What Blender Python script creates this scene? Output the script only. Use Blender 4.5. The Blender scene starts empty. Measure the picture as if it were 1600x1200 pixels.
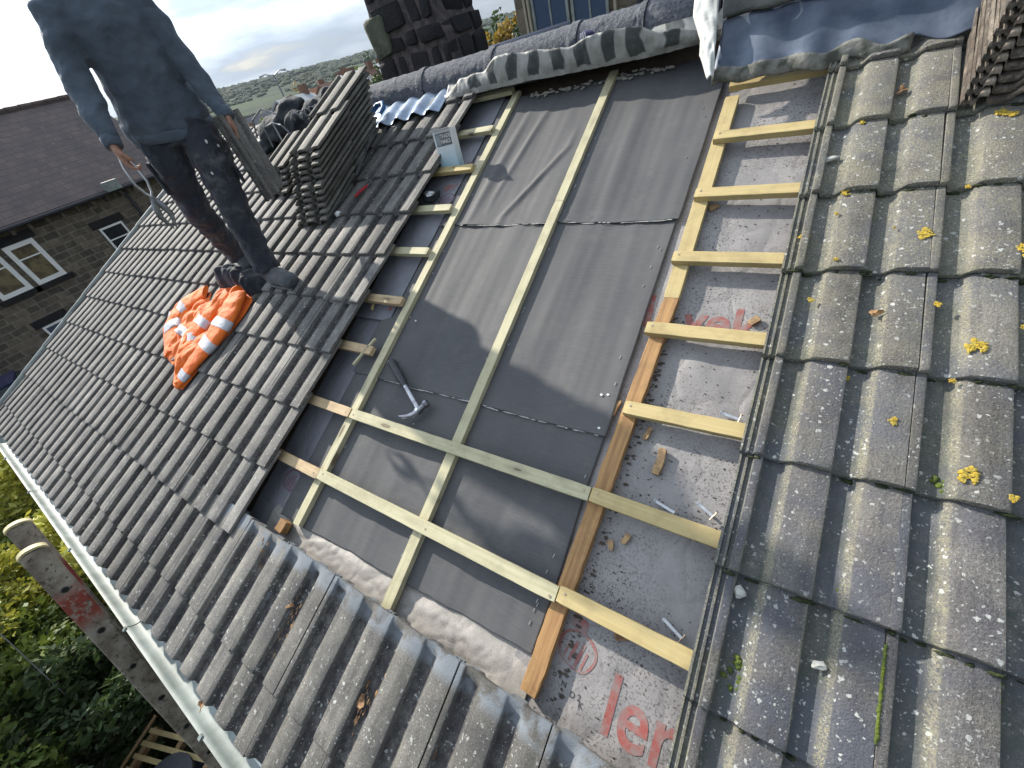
import bpy, bmesh, math, random
from mathutils import Vector, Matrix, noise
R = math.radians
rnd = random.Random(7)
scene = bpy.context.scene
# ---------------------------------------------------------------- camera, sky, sun, exposure
PITCH = R(24)
RM = Matrix.Rotation(PITCH, 4, 'X')          # roof frame (u along eaves, v up the slope, n out of it) -> world
cam_d = bpy.data.cameras.new('camera'); cam = bpy.data.objects.new('camera', cam_d)
scene.collection.objects.link(cam); scene.camera = cam
cam_d.sensor_width = 36; cam_d.lens = 14.658; cam_d.clip_start = 0.02; cam_d.clip_end = 9000
cm = Matrix(((0.83125, -0.18016, 0.52589), (0.50379, 0.64405, -0.57568), (-0.23498, 0.74347, 0.62613))).to_4x4()
cam.matrix_world = Matrix.Translation((0.0495, -0.3054, 1.2751)) @ cm.to_3x3().to_4x4()
SUN = Vector((-1.9, .9*math.cos(PITCH)-math.sin(PITCH), .9*math.sin(PITCH)+math.cos(PITCH))).normalized()
sd = bpy.data.lights.new('sun', 'SUN'); sun = bpy.data.objects.new('sun', sd); scene.collection.objects.link(sun)
sd.energy = 4.3; sd.angle = R(.9); sd.color = (1, .93, .82)
sun.rotation_euler = SUN.to_track_quat('Z', 'Y').to_euler()
world = bpy.data.worlds.new('World'); scene.world = world; world.use_nodes = True
wn = world.node_tree; wn.nodes.clear()

def nd(nt, typ, ins=None, **props):
    n = nt.nodes.new(typ)
    for k, v in props.items(): setattr(n, k, v)
    for k, v in (ins or {}).items():
        s = n.inputs[k]
        if isinstance(v, bpy.types.NodeSocket): nt.links.new(v, s)
        else:
            if s.type == 'RGBA' and len(v) == 3: v = (*v, 1)
            s.default_value = v
    return n
sky = nd(wn, 'ShaderNodeTexSky', sky_type='NISHITA', sun_disc=False, sun_elevation=math.asin(SUN.z),
         sun_rotation=math.atan2(SUN.x, SUN.y), air_density=1.2, dust_density=2.0)
tcw = nd(wn, 'ShaderNodeTexCoord')
mpw = nd(wn, 'ShaderNodeMapping', {'Vector': tcw.outputs['Generated'], 'Scale': (1, 1, 5.5)})
nzw = nd(wn, 'ShaderNodeTexNoise', {'Vector': mpw.outputs[0], 'Scale': 2.2, 'Detail': 7, 'Roughness': .55})
clr = nd(wn, 'ShaderNodeValToRGB', {'Fac': nzw.outputs['Fac']})
e = clr.color_ramp.elements; e[0].position = .36; e[0].color = (.17, .23, .32, 1); e[1].position = .54; e[1].color = (.54, .60, .68, 1)
cvr = nd(wn, 'ShaderNodeMapRange', {'Value': nzw.outputs['Fac'], 'From Min': .30, 'From Max': .40, 'To Min': .55, 'To Max': .95})
sks = nd(wn, 'ShaderNodeVectorMath', {0: sky.outputs[0], 1: (.11, .11, .11)}, operation='MULTIPLY')
sund = nd(wn, 'ShaderNodeVectorMath', {0: tcw.outputs['Generated'], 1: tuple(SUN)}, operation='DOT_PRODUCT')
glow = nd(wn, 'ShaderNodeMapRange', {'Value': sund.outputs['Value'], 'From Min': .45, 'From Max': .95, 'To Min': 1., 'To Max': 3.2}, interpolation_type='SMOOTHSTEP')
szz = nd(wn, 'ShaderNodeSeparateXYZ', {0: tcw.outputs['Generated']})
hzn = nd(wn, 'ShaderNodeMapRange', {'Value': szz.outputs['Z'], 'From Min': .02, 'From Max': .24, 'To Min': .36, 'To Max': 1.})
glh = nd(wn, 'ShaderNodeMath', {0: glow.outputs[0], 1: hzn.outputs[0]}, operation='MULTIPLY')
clg = nd(wn, 'ShaderNodeVectorMath', {0: clr.outputs[0], 'Scale': glh.outputs[0]}, operation='SCALE')
mxw = nd(wn, 'ShaderNodeMix', {'Factor': cvr.outputs[0], 6: sks.outputs[0], 7: clg.outputs[0]}, data_type='RGBA')
bgw = nd(wn, 'ShaderNodeBackground', {'Color': mxw.outputs[2], 'Strength': .80})
wn.links.new(bgw.outputs[0], nd(wn, 'ShaderNodeOutputWorld').inputs[0])
scene.view_settings.view_transform = 'Standard'; scene.view_settings.look = 'None'
scene.view_settings.exposure = .80; scene.view_settings.gamma = 1

# ---------------------------------------------------------------- materials
def mat(name):
    m = bpy.data.materials.new(name); m.use_nodes = True; nt = m.node_tree
    b = nt.nodes['Principled BSDF']; return m, nt, b
def mixc(nt, f, a, b, bt='MIX'):
    n = nd(nt, 'ShaderNodeMix', {'Factor': f, 6: a, 7: b}, data_type='RGBA', blend_type=bt); return n.outputs[2]
def coord(nt, kind='Object', scale=(1, 1, 1), loc=True):
    tc = nd(nt, 'ShaderNodeTexCoord'); v = tc.outputs[kind]
    if loc:
        oi = nd(nt, 'ShaderNodeObjectInfo')
        sc = nd(nt, 'ShaderNodeVectorMath', {0: oi.outputs['Location'], 1: (3.17, 2.31, 1.7)}, operation='MULTIPLY')
        v = nd(nt, 'ShaderNodeVectorMath', {0: v, 1: sc.outputs[0]}, operation='ADD').outputs[0]
    return nd(nt, 'ShaderNodeMapping', {'Vector': v, 'Scale': scale}).outputs[0]
def noi(nt, v, s, d=4, r=.55): return nd(nt, 'ShaderNodeTexNoise', {'Vector': v, 'Scale': s, 'Detail': d, 'Roughness': r}).outputs['Fac']
def rng(nt, x, a, b, c=0, d=1): return nd(nt, 'ShaderNodeMapRange', {'Value': x, 'From Min': a, 'From Max': b, 'To Min': c, 'To Max': d}).outputs[0]
def mth(nt, op, a, b=0): return nd(nt, 'ShaderNodeMath', {0: a, 1: b}, operation=op).outputs[0]
def bump(nt, b, h, s=.5, d=.002, prev=None):
    n = nd(nt, 'ShaderNodeBump', {'Height': h, 'Strength': s, 'Distance': d})
    if prev: nt.links.new(prev.outputs[0], n.inputs['Normal'])
    nt.links.new(n.outputs[0], b.inputs['Normal']); return n
def link(nt, a, b): nt.links.new(a, b)

def simple(name, col, rough=.7, col2=None, ns=20, bs=.3, bd=.002, bsc=80, metal=0, loc=True, scale=(1, 1, 1), spec=.4):
    m, nt, b = mat(name); v = coord(nt, loc=loc, scale=scale)
    col2 = col2 or tuple(c*.75 for c in col)
    f = rng(nt, noi(nt, v, ns), .35, .65)
    link(nt, mixc(nt, f, col, col2), b.inputs['Base Color'])
    b.inputs['Roughness'].default_value = rough; b.inputs['Metallic'].default_value = metal
    b.inputs['Specular IOR Level'].default_value = spec
    if bs: bump(nt, b, noi(nt, v, bsc, 5), bs, bd)
    return m

def tile_mat(name, a, b_, speck=1., yellow=0., green=0., clean=True, dirt=(.035, .032, .030), tone=.3, rough_=1.):
    m, nt, b = mat(name); v = coord(nt)
    ty = nd(nt, 'ShaderNodeAttribute', attribute_name='ty').outputs['Fac']
    tz = nd(nt, 'ShaderNodeAttribute', attribute_name='tz').outputs['Fac']
    oi = nd(nt, 'ShaderNodeObjectInfo').outputs['Random']
    f = rng(nt, noi(nt, v, 9, 5), .35, .65)
    c = mixc(nt, f, a, b_)
    grain = mth(nt, 'MULTIPLY', rng(nt, noi(nt, v, 420, 3, .7), .3, .7, .5, 1.35), rng(nt, noi(nt, v, 150, 3, .7), .3, .7, .72, 1.25))
    c = mixc(nt, 1., c, nd(nt, 'ShaderNodeCombineColor', {0: grain, 1: grain, 2: grain}).outputs[0], 'MULTIPLY')
    ob = rng(nt, oi, 0, 1, 1-tone, 1+tone*.7)
    c = mixc(nt, 1., c, nd(nt, 'ShaderNodeCombineColor', {0: ob, 1: ob, 2: ob}).outputs[0], 'MULTIPLY')
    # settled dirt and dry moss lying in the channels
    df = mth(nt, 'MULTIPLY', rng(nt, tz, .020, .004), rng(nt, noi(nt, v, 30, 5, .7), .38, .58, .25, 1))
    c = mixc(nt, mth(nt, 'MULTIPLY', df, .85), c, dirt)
    st_ = noi(nt, nd(nt, 'ShaderNodeMapping', {'Vector': v, 'Scale': (34, 4, 20)}).outputs[0], 1., 4, .6)
    c = mixc(nt, rng(nt, st_, .50, .70, 0, .6), c, tuple(q*.38 for q in b_))
    if green:
        oy = nd(nt, 'ShaderNodeSeparateXYZ', {0: nd(nt, 'ShaderNodeObjectInfo').outputs['Location']}).outputs['Y']
        slope_ = mth(nt, 'MAXIMUM', mth(nt, 'MULTIPLY', rng(nt, tz, .0015, .010), rng(nt, tz, .0240, .0205)), rng(nt, oy, .25, 1.25, .04, .85))
        gf = mth(nt, 'MULTIPLY', mth(nt, 'MULTIPLY', slope_, rng(nt, noi(nt, v, 14, 4, .6), .34, .55, .3, 1)), rng(nt, noi(nt, v, 230, 3, .75), .44, .54, .10, green))
        c = mixc(nt, mth(nt, 'MULTIPLY', rng(nt, noi(nt, v, 5, 4), .42, .6), .6), c, (.085, .095, .125))
        c = mixc(nt, gf, c, (.25, .235, .165))
    # pale lichen specks
    vo = nd(nt, 'ShaderNodeTexVoronoi', {'Vector': nd(nt, 'ShaderNodeVectorMath', {0: v, 1: nd(nt, 'ShaderNodeTexNoise', {'Vector': v, 'Scale': 60, 'Detail': 2}).outputs['Color']}, operation='MULTIPLY_ADD').outputs[0], 'Scale': 1.})
    vw = nd(nt, 'ShaderNodeVectorMath', {0: nd(nt, 'ShaderNodeTexNoise', {'Vector': v, 'Scale': 130, 'Detail': 2}).outputs['Color'], 1: (.012, .012, .012), 2: v}, operation='MULTIPLY_ADD').outputs[0]
    vo.inputs['Scale'].default_value = 62; nt.links.new(vw, vo.inputs['Vector'])
    cr = nd(nt, 'ShaderNodeSeparateColor', {0: vo.outputs['Color']})
    rad = rng(nt, cr.outputs[0], .45, 1, -.1, .33)
    sp = mth(nt, 'LESS_THAN', vo.outputs['Distance'], rad)
    vo2 = nd(nt, 'ShaderNodeTexVoronoi', {'Vector': vw, 'Scale': 150.})
    cr2 = nd(nt, 'ShaderNodeSeparateColor', {0: vo2.outputs['Color']})
    sp2 = mth(nt, 'LESS_THAN', vo2.outputs['Distance'], rng(nt, cr2.outputs[0], .55, 1, -.1, .42))
    spa = mth(nt, 'MULTIPLY', mth(nt, 'MAXIMUM', sp, mth(nt, 'MULTIPLY', sp2, .7)), rng(nt, noi(nt, v, 6, 3), .38, .58, .25*speck, speck))
    bl = rng(nt, noi(nt, v, 38, 4, .65), .66, .70, 0, .8)
    spa = mth(nt, 'MAXIMUM', spa, mth(nt, 'MULTIPLY', bl, min(speck, 1)))
    if clean:
        cl = rng(nt, ty, .326, .356)
        cln = mth(nt, 'MULTIPLY', cl, rng(nt, noi(nt, v, 16, 4), .62, .5))
        spa = mth(nt, 'MULTIPLY', spa, mth(nt, 'SUBTRACT', 1., cl))
        c = mixc(nt, cln, c, (.185, .205, .225))
    c = mixc(nt, mth(nt, 'MULTIPLY', spa, .8), c, (.46, .47, .44))
    if yellow:
        yf = mth(nt, 'MULTIPLY', rng(nt, noi(nt, v, 8.5, 2, .5), .70-yellow*.1, .715-yellow*.1), rng(nt, noi(nt, v, 120, 3, .7), .36, .46))
        c = mixc(nt, yf, c, (.52, .33, .015))
    link(nt, c, b.inputs['Base Color'])
    b.inputs['Roughness'].default_value = .78; b.inputs['Specular IOR Level'].default_value = .35
    b1 = bump(nt, b, noi(nt, v, 230/rough_**.5, 4, .75), .8, .003*rough_)
    bump(nt, b, spa, .5, .0015, b1)
    return m

def timber(name, a, b_, knots=True):
    m, nt, b = mat(name); v = coord(nt, scale=(1, 1, 1)); 
    st = nd(nt, 'ShaderNodeMapping', {'Vector': v, 'Scale': (2.2, 60, 60)}).outputs[0]
    f = rng(nt, noi(nt, st, 1.6, 5, .6), .3, .7)
    c = mixc(nt, f, a, b_)
    if knots:
        vo = nd(nt, 'ShaderNodeTexVoronoi', {'Vector': nd(nt, 'ShaderNodeMapping', {'Vector': v, 'Scale': (4.2, 16, 10)}).outputs[0], 'Scale': 1.})
        k = mth(nt, 'LESS_THAN', vo.outputs['Distance'], .13)
        k2 = rng(nt, vo.outputs['Distance'], .12, .30, .8, 0)
        c = mixc(nt, k2, c, tuple(x*.55 for x in a)); c = mixc(nt, mth(nt, 'MULTIPLY', k, .7), c, (.10, .06, .03))
    dirt = rng(nt, noi(nt, v, 9, 6, .7), .48, .72, 0, .6)
    c = mixc(nt, dirt, c, tuple(x*.6 for x in b_))
    link(nt, c, b.inputs['Base Color']); b.inputs['Roughness'].default_value = .75
    bump(nt, b, noi(nt, st, 3, 5, .7), .4, .0015)
    return m

def stone_mat(name, cols, mortar, sx=2.2, sz=5., axis='XZ', rough=.9, mort=.03, bd=.02):
    m, nt, b = mat(name); tc = nd(nt, 'ShaderNodeTexCoord').outputs['Object']
    s = nd(nt, 'ShaderNodeSeparateXYZ', {0: tc})
    a = s.outputs['X'] if axis[0] == 'X' else s.outputs['Y']
    if axis == 'XY+Z': a = mth(nt, 'ADD', s.outputs['X'], s.outputs['Y'])
    uv = nd(nt, 'ShaderNodeCombineXYZ', {0: a, 1: s.outputs['Z'], 2: 0.}).outputs[0]
    wob = nd(nt, 'ShaderNodeVectorMath', {0: nd(nt, 'ShaderNodeTexNoise', {'Vector': tc, 'Scale': 2.2, 'Detail': 4}).outputs['Color'], 1: (.20, .10, 0), 2: uv}, operation='MULTIPLY_ADD').outputs[0]
    br = nd(nt, 'ShaderNodeTexBrick', {'Vector': wob, 'Color1': cols[0], 'Color2': cols[1], 'Mortar': mortar, 'Scale': 1.,
            'Mortar Size': mort, 'Mortar Smooth': .3, 'Brick Width': 1/sx, 'Row Height': 1/sz, 'Bias': 0.}, offset=.43, offset_frequency=2, squash=.7, squash_frequency=3)
    f = rng(nt, noi(nt, tc, 5, 6, .7), .3, .7, .55, 1.25)
    c = mixc(nt, 1., br.outputs[0], nd(nt, 'ShaderNodeCombineColor', {0: f, 1: f, 2: f}).outputs[0], 'MULTIPLY')
    link(nt, c, b.inputs['Base Color']); b.inputs['Roughness'].default_value = rough
    b1 = bump(nt, b, mth(nt, 'SUBTRACT', 1., br.outputs['Fac']), .7, bd)
    bump(nt, b, noi(nt, tc, 30, 5, .7), .5, .008, b1)
    return m

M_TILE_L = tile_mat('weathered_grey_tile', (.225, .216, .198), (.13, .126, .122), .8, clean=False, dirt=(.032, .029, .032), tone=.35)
M_TILE_E = tile_mat('speckled_grey_tile', (.215, .205, .18), (.13, .125, .12), 1.0, dirt=(.032, .028, .032))
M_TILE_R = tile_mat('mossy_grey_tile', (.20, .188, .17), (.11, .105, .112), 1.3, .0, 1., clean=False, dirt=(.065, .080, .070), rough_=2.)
M_TILE_S = tile_mat('stacked_tile', (.20, .19, .165), (.12, .115, .10), .4, clean=False)
M_TILE_B = tile_mat('pale_edge_tile', (.42, .36, .29), (.16, .12, .09), .2, clean=False)
M_BATTEN = timber('green_treated_batten', (.50, .465, .31), (.38, .35, .215))
M_YELLOW = timber('yellow_batten', (.50, .405, .20), (.41, .315, .14))
M_PINK = timber('pink_batten', (.52, .40, .24), (.42, .30, .17))
M_ORANGE = timber('old_orange_rafter', (.43, .25, .10), (.22, .115, .045))
M_PVC = simple('pale_gutter_plastic', (.27, .31, .30), .55, (.17, .20, .19), 9, .3, .002, 60)
M_COMB = simple('pale_eaves_felt', (.42, .43, .40), .85, (.26, .27, .25), 25, .5, .006, 40)
M_LEAD = simple('blue_grey_lead', (.12, .145, .19), .5, (.055, .075, .115), 9, .5, .004, 25, metal=.35, loc=False)
M_LEADPALE = simple('pale_lead', (.38, .45, .55), .38, (.24, .31, .42), 9, .5, .004, 25, metal=.5, loc=False)
M_COPE = simple('mineral_felt', (.15, .155, .17), .85, (.06, .07, .09), 70, 1., .008, 120, loc=False)
M_GREYTOP = simple('weathered_coping', (.21, .22, .21), .85, (.13, .14, .14), 6, .8, .01, 30, loc=False)
M_STEEL = simple('worn_steel', (.34, .34, .36), .32, (.18, .18, .20), 30, .1, metal=.85)
M_BLACK = simple('black_rubber', (.022, .024, .030), .55, (.035, .036, .045), 30, .3)
M_BLACKBAG = simple('black_sacking', (.016, .022, .028), .85, (.045, .05, .055), 10, .6, .01, 30)
M_CORD = simple('grey_cord', (.25, .26, .27), .8)
M_WHITE = simple('white_plastic', (.82, .84, .84), .5, (.72, .74, .73), 5, .1)
M_RED = simple('red_plastic', (.45, .02, .03), .5)
M_BLUE = simple('blue_plastic', (.03, .12, .28), .45)
M_ALU = simple('bright_aluminium', (.62, .64, .66), .3, (.45, .46, .48), 30, .1, metal=.8)
M_NAIL = simple('nail_steel', (.42, .34, .26), .45, metal=.6)
M_SKIN = simple('skin', (.42, .24, .17), .55, (.36, .19, .13), 12, .15, .001, 120)
M_HAIR = simple('brown_hair', (.045, .028, .018), .7, (.02, .012, .01), 60, .8, .01, 90)
M_WOODCHIP = simple('wood_chip', (.40, .27, .13), .8, (.22, .14, .08), 60)
M_LEAF = simple('dry_leaf', (.34, .20, .09), .8, (.14, .075, .04), 60)
M_DIRT = simple('dirt_crumbs', (.05, .042, .035), .95, (.10, .085, .065), 30, .5)
M_PRINT = simple('red_print', (.27, .075, .065), .8, (.23, .17, .16), 42, .4, loc=False)
M_PRINTP = simple('mauve_print', (.20, .10, .13), .7, (.15, .08, .11), 60, .2)
M_INK = simple('dark_ink', (.03, .03, .035), .6)

def fabric(name, a, b_, fold=.012, sc=6, rough=.85):
    m, nt, b = mat(name); v = coord(nt, loc=False)
    c = mixc(nt, rng(nt, noi(nt, v, 5, 5, .6), .35, .65), a, b_)
    link(nt, c, b.inputs['Base Color']); b.inputs['Roughness'].default_value = rough
    b.inputs['Sheen Weight'].default_value = .15
    b1 = bump(nt, b, noi(nt, v, sc, 3, .5), .8, fold)
    bump(nt, b, noi(nt, v, 500, 2), .25, .001, b1)
    return m, nt, b
M_SHIRT = fabric('blue_grey_sweatshirt', (.092, .120, .155), (.066, .088, .12), .035, 9)[0]
_m, _nt, _b = fabric('dark_work_trousers', (.018, .024, .040), (.042, .048, .062), .03, 14); M_TROUSER = _m
_v = coord(_nt, loc=False); _c = _b.inputs['Base Color'].links[0].from_socket; _f = mth(_nt, 'MULTIPLY', rng(_nt, noi(_nt, _v, 9, 6, .75), .52, .66), .55)
link(_nt, mixc(_nt, _f, _c, (.16, .16, .165)), _b.inputs['Base Color'])
_m, _nt, _b = fabric('dusty_boot_leather', (.035, .045, .058), (.09, .095, .10), .01, 30, .7); M_BOOT = _m
M_HIVIS = fabric('orange_hivis', (.82, .165, .006), (.72, .125, .004), .02, 16, .75)[0]
M_REFL = fabric('silver_band', (.50, .50, .53), (.40, .40, .44), .004, 30, .45)[0]
M_COLLAR = fabric('navy_lining', (.012, .015, .025), (.02, .022, .033), .02, 18)[0]

def membrane_mat():
    m, nt, b = mat('new_grey_membrane'); v = coord(nt, loc=False)
    c = mixc(nt, rng(nt, noi(nt, v, 2.2, 4), .35, .65), (.088, .088, .091), (.066, .068, .073))
    st = nd(nt, 'ShaderNodeMapping', {'Vector': v, 'Scale': (18, 420, 60)}).outputs[0]
    w = noi(nt, st, 1, 3, .6)
    c = mixc(nt, rng(nt, w, .4, .75, 0, .35), c, (.135, .135, .135))
    c = mixc(nt, rng(nt, noi(nt, v, 11, 6, .7), .55, .72, 0, .30), c, (.15, .145, .135))
    vo = nd(nt, 'ShaderNodeTexVoronoi', {'Vector': v, 'Scale': 9.})
    c = mixc(nt, mth(nt, 'LESS_THAN', vo.outputs['Distance'], rng(nt, nd(nt, 'ShaderNodeSeparateColor', {0: vo.outputs['Color']}).outputs[0], .7, 1, 0, .035)), c, (.4, .4, .38))
    link(nt, c, b.inputs['Base Color']); b.inputs['Roughness'].default_value = .72; b.inputs['Specular IOR Level'].default_value = .3
    bump(nt, b, w, .35, .001); return m
M_MEMB = membrane_mat()
def underlay_mat(name, a, b_, dirty):
    m, nt, b = mat(name); v = coord(nt, loc=False)
    c = mixc(nt, rng(nt, noi(nt, v, 5, 5, .6), .35, .65), a, b_)
    g = rng(nt, noi(nt, v, 150, 4, .75), .56-.02*dirty, .60, 0, .8)
    g = mth(nt, 'MULTIPLY', g, rng(nt, noi(nt, v, 3.5, 3), .36, .6, .15, dirty))
    c = mixc(nt, g, c, (.055, .045, .038))
    c = mixc(nt, rng(nt, noi(nt, v, 16, 5, .7), .55, .75, 0, .35*dirty), c, (.12, .10, .085))
    link(nt, c, b.inputs['Base Color']); b.inputs['Roughness'].default_value = .6
    vv_ = nd(nt, 'ShaderNodeTexVoronoi', {'Vector': nd(nt, 'ShaderNodeVectorMath', {0: nd(nt, 'ShaderNodeTexNoise', {'Vector': v, 'Scale': 6, 'Detail': 2}).outputs['Color'], 1: (.12, .12, .12), 2: v}, operation='MULTIPLY_ADD').outputs[0], 'Scale': 7.}, feature='DISTANCE_TO_EDGE')
    b0_ = bump(nt, b, rng(nt, vv_.outputs[0], 0, .12), .35, .004)
    b1 = bump(nt, b, noi(nt, v, 6, 2, .5), .5, .022, b0_)
    bump(nt, b, noi(nt, v, 120, 4, .7), .4, .002, b1); return m
M_UNDER = underlay_mat('old_grey_underlay', (.27, .26, .255), (.205, .195, .195), 1.15)
M_UNDERL = underlay_mat('bluish_underlay', (.20, .21, .235), (.16, .165, .19), .15)
M_UNDERB = underlay_mat('crinkled_underlay', (.31, .29, .265), (.24, .225, .205), .6)

# ---------------------------------------------------------------- mesh helpers
class MB:
    def __init__(s): s.v = []; s.f = []; s.m = []; s.mi = 0
    def add(s, vs, fs):
        o = len(s.v); s.v += [Vector(p) for p in vs]; s.f += [tuple(i+o for i in f) for f in fs]; s.m += [s.mi]*len(fs); return s
    def box(s, a, b, mtx=None):
        x0, y0, z0 = a; x1, y1, z1 = b
        vs = [Vector(p) for p in ((x0,y0,z0),(x1,y0,z0),(x1,y1,z0),(x0,y1,z0),(x0,y0,z1),(x1,y0,z1),(x1,y1,z1),(x0,y1,z1))]
        if mtx: vs = [mtx @ p for p in vs]
        return s.add(vs, [(0,3,2,1),(4,5,6,7),(0,1,5,4),(1,2,6,5),(2,3,7,6),(3,0,4,7)])
    def loft(s, rings, caps=True, closed=True):
        n = len(rings[0]); vs = [p for r in rings for p in r]; fs = []
        for i in range(len(rings)-1):
            for j in range(n if closed else n-1):
                k = (j+1) % n; fs.append((i*n+j, i*n+k, (i+1)*n+k, (i+1)*n+j))
        if caps and closed: fs.append(tuple(range(n-1, -1, -1))); fs.append(tuple((len(rings)-1)*n+j for j in range(n)))
        return s.add(vs, fs)
    def tube(s, pts, rad, seg=10, flat=1., side=None, caps=True):
        pts = [Vector(p) for p in pts]; rings = []
        if not isinstance(rad, (list, tuple)): rad = [rad]*len(pts)
        ref = Vector(side) if side else None
        for i, p in enumerate(pts):
            t = (pts[min(i+1, len(pts)-1)]-pts[max(i-1, 0)]).normalized()
            if ref is None: ref = Vector((0, 0, 1)) if abs(t.z) < .9 else Vector((1, 0, 0))
            a = (ref-t*ref.dot(t)).normalized(); b = t.cross(a)
            r = rad[i]; ra, rb = (r if isinstance(r, tuple) else (r, r*flat))
            rings.append([p+a*ra*math.cos(q)+b*rb*math.sin(q) for q in [2*math.pi*k/seg for k in range(seg)]])
        return s.loft(rings, caps)
    def grid(s, fn, nu, nv):
        vs = [fn(i/nu, j/nv) for j in range(nv+1) for i in range(nu+1)]
        fs = [(j*(nu+1)+i, j*(nu+1)+i+1, (j+1)*(nu+1)+i+1, (j+1)*(nu+1)+i) for j in range(nv) for i in range(nu)]
        return s.add(vs, fs)
    def blob(s, c, r, seed=0, amp=.25, sub=2, sc=2.):
        bm = bmesh.new(); bmesh.ops.create_icosphere(bm, subdivisions=sub, radius=1)
        vs = []
        for q in bm.verts:
            d = 1+amp*noise.noise(q.co*sc+Vector((seed*3.7, seed, 0)))*2
            vs.append(Vector((q.co.x*r[0]*d, q.co.y*r[1]*d, q.co.z*r[2]*d))+Vector(c))
        fs = [tuple(x.index for x in f.verts) for f in bm.faces]; bm.free(); return s.add(vs, fs)
    def build(s, name, m, parent=None, mtx=None, smooth=False):
        me = bpy.data.meshes.new(name); me.from_pydata([tuple(p) for p in s.v], [], s.f)
        ms = m if isinstance(m, (list, tuple)) else [m]
        for q in ms: me.materials.append(q)
        for p, i in zip(me.polygons, s.m): p.material_index = i; p.use_smooth = smooth
        me.update(); return place(me, name, parent, mtx)
def place(me, name, parent=None, mtx=None):
    o = bpy.data.objects.new(name, me); scene.collection.objects.link(o)
    if parent: o.parent = parent
    if mtx is not None: o.matrix_local = mtx
    return o
def tag(o, label=None, cat=None, group=None, kind=None):
    for k, v in (('label', label), ('category', cat), ('group', group), ('kind', kind)):
        if v: o[k] = v
    return o
def empty(name, mtx=None):
    o = bpy.data.objects.new(name, None); scene.collection.objects.link(o); o.empty_display_size = .1
    if mtx is not None: o.matrix_world = mtx
    return o
def copy_tree(o, parent=None):
    c = o.copy(); scene.collection.objects.link(c)
    if parent: c.parent = parent
    for ch in list(o.children): copy_tree(ch, c)
    return c
def smooth(o, angle=40):
    for p in o.data.polygons: p.use_smooth = True
    try: o.data.set_sharp_from_angle(angle=R(angle))
    except Exception: pass
    return o
def RT(u, v, n, rz=0): return RM @ Matrix.Translation((u, v, n)) @ Matrix.Rotation(rz, 4, 'Z')
def bevel(o, w=.002, seg=2):
    b = o.modifiers.new('bevel', 'BEVEL'); b.width = w; b.segments = seg; b.limit_method = 'ANGLE'; b.angle_limit = R(40); return o
def nz(x, y=0, z=0): return noise.noise(Vector((x, y, z)))

# ---------------------------------------------------------------- ground, far country
G = -5.6
m_ground = simple('dark_soil_ground', (.035, .040, .025), .95, (.020, .018, .014), 1.2, .8, .03, 12, loc=False)
def gz(x, y):
    d = math.hypot(x, y)
    base = G - .012*max(0, d-60) if d < 260 else G-2.4
    if y > 60 or x < -60: base += max(0, d-300)*.012
    return base
gb = MB()
radii = [0, 6, 14, 30, 60, 110, 180, 300, 450, 700, 1100, 1700, 2600, 4000]
seg = 96; rings = []
for r in radii[1:]:
    rings.append([(r*math.cos(2*math.pi*k/seg), r*math.sin(2*math.pi*k/seg)) for k in range(seg)])
def farz(x, y):
    d = math.hypot(x, y); a = math.atan2(y, x)
    h = gz(x, y) if d < 300 else G-2.4
    if d >= 300:
        t = min(1, (d-300)/1500); t = t*t*(3-2*t)
        # the valley side rises highest to the north-west
        am = 66+60*(a-R(136))+6*nz(a*6, 3)+3*nz(a*22, 5)
        h += t*am
    return h
vs = [(0, 0, G)]+[(x, y, farz(x, y)) for rg in rings for x, y in rg]
fs = [(0, 1+k, 1+(k+1) % seg) for k in range(seg)]
for i in range(len(rings)-1):
    for k in range(seg):
        a = 1+i*seg+k; b = 1+i*seg+(k+1) % seg; fs.append((a, a+seg, b+seg, b))
m_hill, nt, b = mat('far_hillside'); v = coord(nt, loc=False)
f1 = rng(nt, noi(nt, v, .008, 5, .6), .45, .55); f2 = rng(nt, noi(nt, v, .05, 4), .4, .6)
c = mixc(nt, f1, (.032, .052, .024), (.014, .030, .022)); c = mixc(nt, mth(nt, 'MULTIPLY', f2, .25), c, (.09, .11, .04))
dist = nd(nt, 'ShaderNodeVectorMath', {0: nd(nt, 'ShaderNodeTexCoord').outputs['Object']}, operation='LENGTH').outputs['Value']
nearf = rng(nt, dist, 14, 40)
near = mixc(nt, rng(nt, noi(nt, v, 1.2, 5), .4, .6), (.035, .040, .022), (.018, .017, .013))
link(nt, mixc(nt, nearf, near, c), b.inputs['Base Color']); b.inputs['Roughness'].default_value = 1
b.inputs['Specular IOR Level'].default_value = .1
gd = MB().add(vs, fs).build('ground', m_hill); tag(gd, kind='structure'); smooth(gd)
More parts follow.
